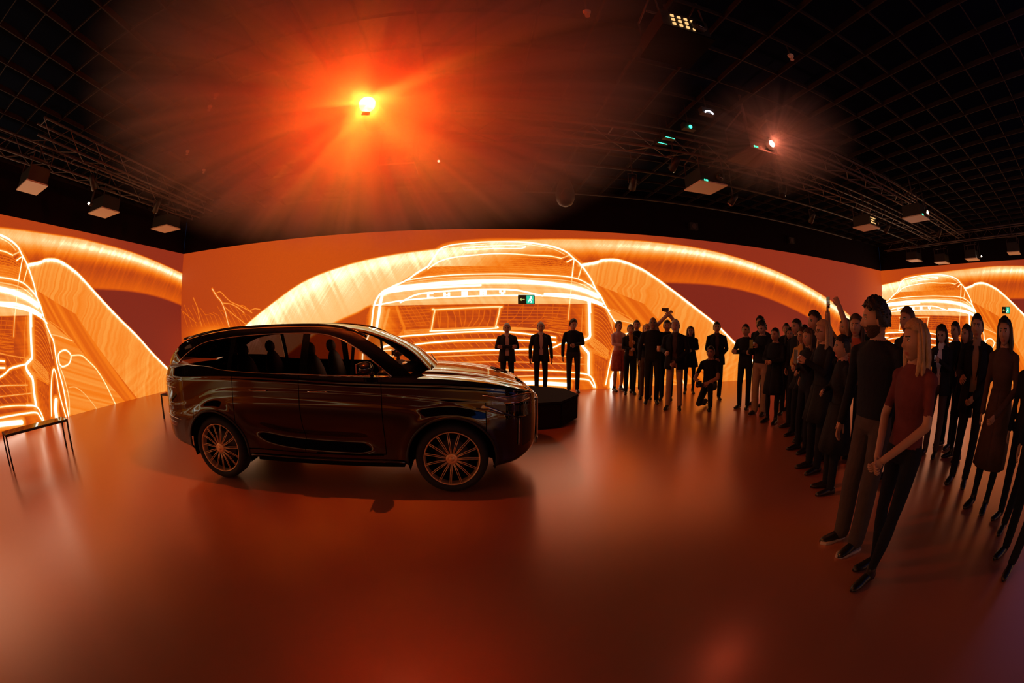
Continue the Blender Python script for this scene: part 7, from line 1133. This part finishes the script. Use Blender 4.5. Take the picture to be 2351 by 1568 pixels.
#PPL#
GA, GB = 'staff standing against the middle screen', 'guests grouped by the far end of the podium'
WALLCAM = (.3, -.5)
person(.72, 9.25, 1.66, 'man with white hair and folded arms in a dark suit, standing behind the car bonnet', look=(.3, 0), arms=('folded', 'folded'), top=BLK2, bottom=BLK, hair=('short', HGR), shirt=SHIRT, jacket=(BLK2, .82), group=GA)
person(1.49, 9.2, 1.68, 'pale-haired man in an open black blazer over a light shirt, directly behind the podium', look=(.8, 0), arms=('down', 'down'), top=BLK2, bottom=BLK, hair=('short', HGR), shirt=SHIRT, jacket=(BLK2, .80), group=GA)
person(2.30, 9.38, 1.74, 'man in black looking down to one side, last of the three men against the screen', look=(1.0, 2), arms=('chest', 'down'), head=(18, 14), top=BLK, bottom=JEANS, hair=('quiff', HB), group=GA)
person(3.42, 9.30, 1.70, 'woman in a pale pink knit top and red patterned skirt near the curved lines', look=(5.0, 2), arms=('down', 'chest'), top=PINK, bottom=BLK, legs='bare', fem=True, hair=('tail', HBR), dress=(.52, PLAID, 'skirt'), group=GB, lean=.02)
person(3.53, 8.80, 1.62, 'short woman with pinned dark hair beside the woman in pink', look=(2.0, 2), arms=('phone', 'chest'), top=BLK, shirt=YELL, bottom=BLK, fem=True, hair=('bun', HBR), group=GB)
person(3.78, 9.02, 1.72, 'dark-haired man half hidden behind the short woman with pinned hair', look=(1, 2), arms=('down', 'pocket'), top=BLK2, hair=('short', HB), group=GB)
person(3.66, 8.15, 1.63, 'blonde woman with raised phone, half hidden beside the bald man', look=(1.0, 3), arms=('phone', 'phone'), top=BLK, bottom=GREY, fem=True, hair=('bob', HBL), group=GB)
pH = person(3.58, 7.66, 1.78, 'bald man in black holding a drink at his waist', look=(1.5, 3), arms=('drink', 'down'), skin=M_SKIN2, top=BLK, bottom=BLK, hair=('bald', HB), wide=1.08, group=GB)
held(pH, 1, 'drinking_glass', 'small glass held by the bald man in black')
pI = person(4.03, 7.88, 1.72, 'man behind the others stretching both arms up with a phone', look=(1.2, 3), arms=([(.24, -.14, 1.62), (.06, -.26, 1.86)], [(.24, -.14, 1.62), (-.02, -.28, 1.86)]), top=BLK, hair=('short', HB), group=GB)
held(pI, 1, 'smartphone', 'phone held high above the guests near the bald man', up=True, off=(-.03, 0, .03))
person(3.73, 6.94, 1.73, 'man in a black blazer and beige trousers with grey beard, hands before his belly', look=(1.2, 3.4), arms=('clasp', 'drink'), top=BLK, bottom=BEIGE, hair=('short', HGR), jacket=(BLK, .80), shirt=GREY, wide=1.06, beard=HGR, group=GB, feet=.12)
person(4.95, 8.43, 1.58, 'long-haired woman in a short black dress and black tights', look=(1.5, 2), arms=('chest', 'down'), top=BLK, bottom=BLK, legs='slim', fem=True, hair=('long', HBR), dress=(.70, BLK, 'dress'), group=GB)
person(5.10, 7.50, 1.69, 'man in a black suit standing behind the kneeling photographer', look=(2, 2), arms=('clasp', 'clasp'), top=BLK, hair=('short', HB), shirt=GREY, jacket=(BLK, .80), group=GB)
pM = person(4.45, 6.80, 1.70, 'photographer kneeling low on one knee in black short sleeves', look=(.8, 3.8), arms=([(.24, -.24, 1.14), (.08, -.36, 1.06)], [(.26, -.24, 1.10), (.10, -.36, 1.05)]), top=BLK, sleeve='short', crouch=True, hair=('short', HB), group='photographer kneeling alone')
held(pM, 1, 'photo_camera'.replace('photo_', ''), 'black camera in the hands of the kneeling photographer', off=(-.08, -.04, 0))
GC = 'crowd standing on the right'
person(5.11, 6.43, 1.65, 'dark-haired man in black with folded arms where the dense crowd begins', look=(1, 4), arms=('folded', 'folded'), top=BLK, hair=('short', HB), group=GC)
person(5.62, 6.55, 1.80, 'tall man with a tuft of dark hair behind the phone-watching man in beige trousers', look=(1, 5), arms=('down', 'down'), top=BLK, hair=('quiff', HB), group=GC)
pO = person(5.05, 5.84, 1.71, 'man in black top and brown-beige trousers looking down at his phone', look=(1.2, 4.2), arms=('phone', 'phone'), head=(0, 16), top=BLK, bottom=BEIGE, legs='wide', hair=('curly', HB), group=GC)
held(pO, 1, 'smartphone', 'phone held at chest height by the man in beige trousers', off=(-.05, -.02, 0))
person(4.84, 5.22, 1.60, 'woman in a black knee-length dress with dark hair tied back', look=(1, 4), arms=('chest', 'chest'), top=BLK, fem=True, bottom=BLK, legs='slim', hair=('bun', HB), dress=(.55, BLK, 'dress'), group=GC, wide=1.15)
person(6.33, 6.46, 1.68, 'distant man whose lit face shows between the crowd heads', look=(2, 3), arms=('down', 'down'), top=BLK, hair=('short', HB), group=GC)
person(5.55, 5.55, 1.60, 'dark-haired person in black squeezed behind the woman in the black dress', look=(2, 3), arms=('down', 'down'), top=BLK, hair=('bob', HB), fem=True, group=GC)
person(4.90, 4.72, 1.75, 'man in profile with short dark hair above the woman in mustard', look=(1, 5), arms=('down', 'pocket'), top=BLK, hair=('short', HB), group=GC)
person(4.61, 4.31, 1.62, 'woman in mustard top and scarf with glasses and brown hair', look=(1.6, 4.2), arms=('drink', 'chest'), top=YELL, bottom=BLK, fem=True, hair=('bob', HBR), glasses=True, dress=(.80, BLK, 'coat'), group=GC)
person(4.49, 3.93, 1.84, 'tall dark-haired man in black behind the glasses-wearing blonde', look=(.5, 4.6), arms=('down', 'down'), top=BLK, hair=('quiff', HB), group=GC)
pV = person(3.72, 3.11, 1.72, 'long-haired blonde woman with glasses in black, lifting a phone before her chest', look=(.4, 4.0), arms=('phone', 'phone'), top=BLK, bottom=BLK, fem=True, hair=('long', HBL), glasses=True, hi=True, dress=(.62, BLK, 'coat'), group=GC)
held(pV, 1, 'smartphone', 'phone lifted by the blonde woman with glasses', off=(-.06, -.02, 0))
person(4.15, 3.35, 1.55, 'short person in black directly behind the blonde woman with glasses', look=(.4, 4.2), arms=('down', 'down'), top=BLK, hair=('short', HB), group=GC)
pW = person(4.73, 3.50, 1.76, 'person at the back lifting both hands with a phone over the crowd', look=(.6, 4.4), arms=([(.22, -.20, 1.66), (.13, -.26, 1.90)], [(.24, -.18, 1.62), (.17, -.24, 1.82)]), top=BLK, hair=('short', HBR), group=GC)
held(pW, -1, 'smartphone', 'phone lifted over the crowd against the bright arch', off=(.02, 0, .04))
person(4.21, 2.95, 1.80, 'long-haired brunette woman in an orange-red top facing the camera side', look=(1.2, 1.6), arms=('chest', 'phone'), top=ORANGE, bottom=BLK, fem=True, hair=('long', HBR), hi=True, group=GC)
person(4.56, 2.94, 1.85, 'tall man whose profile shows just behind the curly-haired man', look=(.5, 3.6), arms=('down', 'down'), top=BLK, hair=('short', HB), group=GC)
# the pair nearest the camera
person(2.70, 1.64, 1.86, 'big man in black top and grey trousers with dark curly hair, nearest the camera', look=(-1.2, 2.3), arms=('down', 'down'), top=BLK, bottom=GREY, hair=('curly', HB), hi=True, wide=1.26, beard=HBR, sleeve='long', sole=SOLE, group='couple in front of the crowd', legs='wide', head=(-36, 3), feet=.10, lean=-.05)
person(2.52, 1.20, 1.72, 'blonde woman in maroon short-sleeved top and black trousers, hands clasped low', look=(-1.6, 1.9), head=(-18, 0), arms=('lowclasp', 'lowclasp'), top=MAROON, bottom=BLK, legs='slim', fem=True, hair=('bob', HBL), hi=True, sleeve='short', step=.09, group='couple in front of the crowd', feet=.07)
person(4.28, 2.16, 1.88, 'tall dark-haired man hidden behind the curly-haired man, only his head showing', look=(.5, 3.4), arms=('down', 'down'), top=BLK, hair=('short', HBR), group=GC)
GD = 'people standing nearest the right screen'
pC = person(5.70, 2.22, 1.72, 'woman in a dark jacket reading a bluish lit phone, right of the maroon-topped woman', look=(2.4, 2.0), arms=('phone', 'phone'), head=(0, 18), top=BLK2, bottom=GREY, fem=True, hair=('long', HB), jacket=(BLK2, .84), shirt=WHITE, group=GD)
held(pC, 1, 'smartphone', 'phone with bluish light held by the woman in the dark jacket', scr=M_PSCB, off=(-.05, -.03, 0))
person(6.33, 2.18, 1.77, 'man whose head shows between the jacketed woman and the dark-bobbed woman', look=(1, 4), arms=('down', 'down'), top=BLK, hair=('short', HB), group=GD)
person(5.86, 1.80, 1.73, 'dark-bobbed woman in black in front of the tall suited man', look=(1, 4), arms=('down', 'chest'), top=BLK, bottom=BLK, fem=True, legs='slim', hair=('bob', HB), group=GD, dress=(.6, BLK, 'dress'))
person(4.98, 1.37, 1.84, 'tall slim man in a dark suit with open collar, hands held at his belly', look=(1.2, .9), arms=('clasp', 'drink'), top=BLK, bottom=BLK, hair=('short', HB), shirt=BEIGE, jacket=(BLK, .78), hi=True, group=GD)
person(4.49, .84, 1.80, 'woman in a long brown knit dress with very long black hair', look=(.8, 1.0), arms=('lowclasp', 'down'), top=BROWN, bottom=BLK, legs='slim', fem=True, hair=('verylong', HB), dress=(.42, BROWN, 'dress'), hi=True, group=GD)
person(4.32, .41, 1.64, 'dark-clothed person cut by the picture edge beside the woman in the brown dress', look=(0, 1.4), arms=('down', 'down'), top=BLK, bottom=BLK, hair=('long', HB), fem=True, group=GD, step=.12)
person(3.62, .10, 1.78, 'person at the picture edge of whom little more than the black shoes shows', look=(-1, 1.0), arms=('down', 'down'), top=BLK, bottom=BLK, hair=('short', HB), group=GD, step=.1)

for x_, y_, h_, lb, kw in ((5.9, 5.75, 1.66, 'dark head between the woman in the black dress and the distant lit face', {}), (5.35, 4.95, 1.66, 'man in black just behind the man in profile', dict(wide=1.1)),
        (4.15, 3.75, 1.62, 'woman in black at the left elbow of the tall man behind the blonde', dict(fem=True, hair=('bob', HBR))), (5.1, 3.35, 1.68, 'dark-haired person behind the woman in orange-red', dict(hair=('quiff', HB))),
        (3.40, 2.55, 1.58, 'shorter woman in a long black coat between the glasses-wearing blonde and the curly-haired man', dict(fem=True, hair=('bun', HB), dress=(.5, BLK, 'coat')))):
    person(x_, y_, h_, lb, look=(.6, 4.2), arms=('down', 'chest'), top=BLK, **{**dict(hair=('short', HB)), **kw}, group=GC)
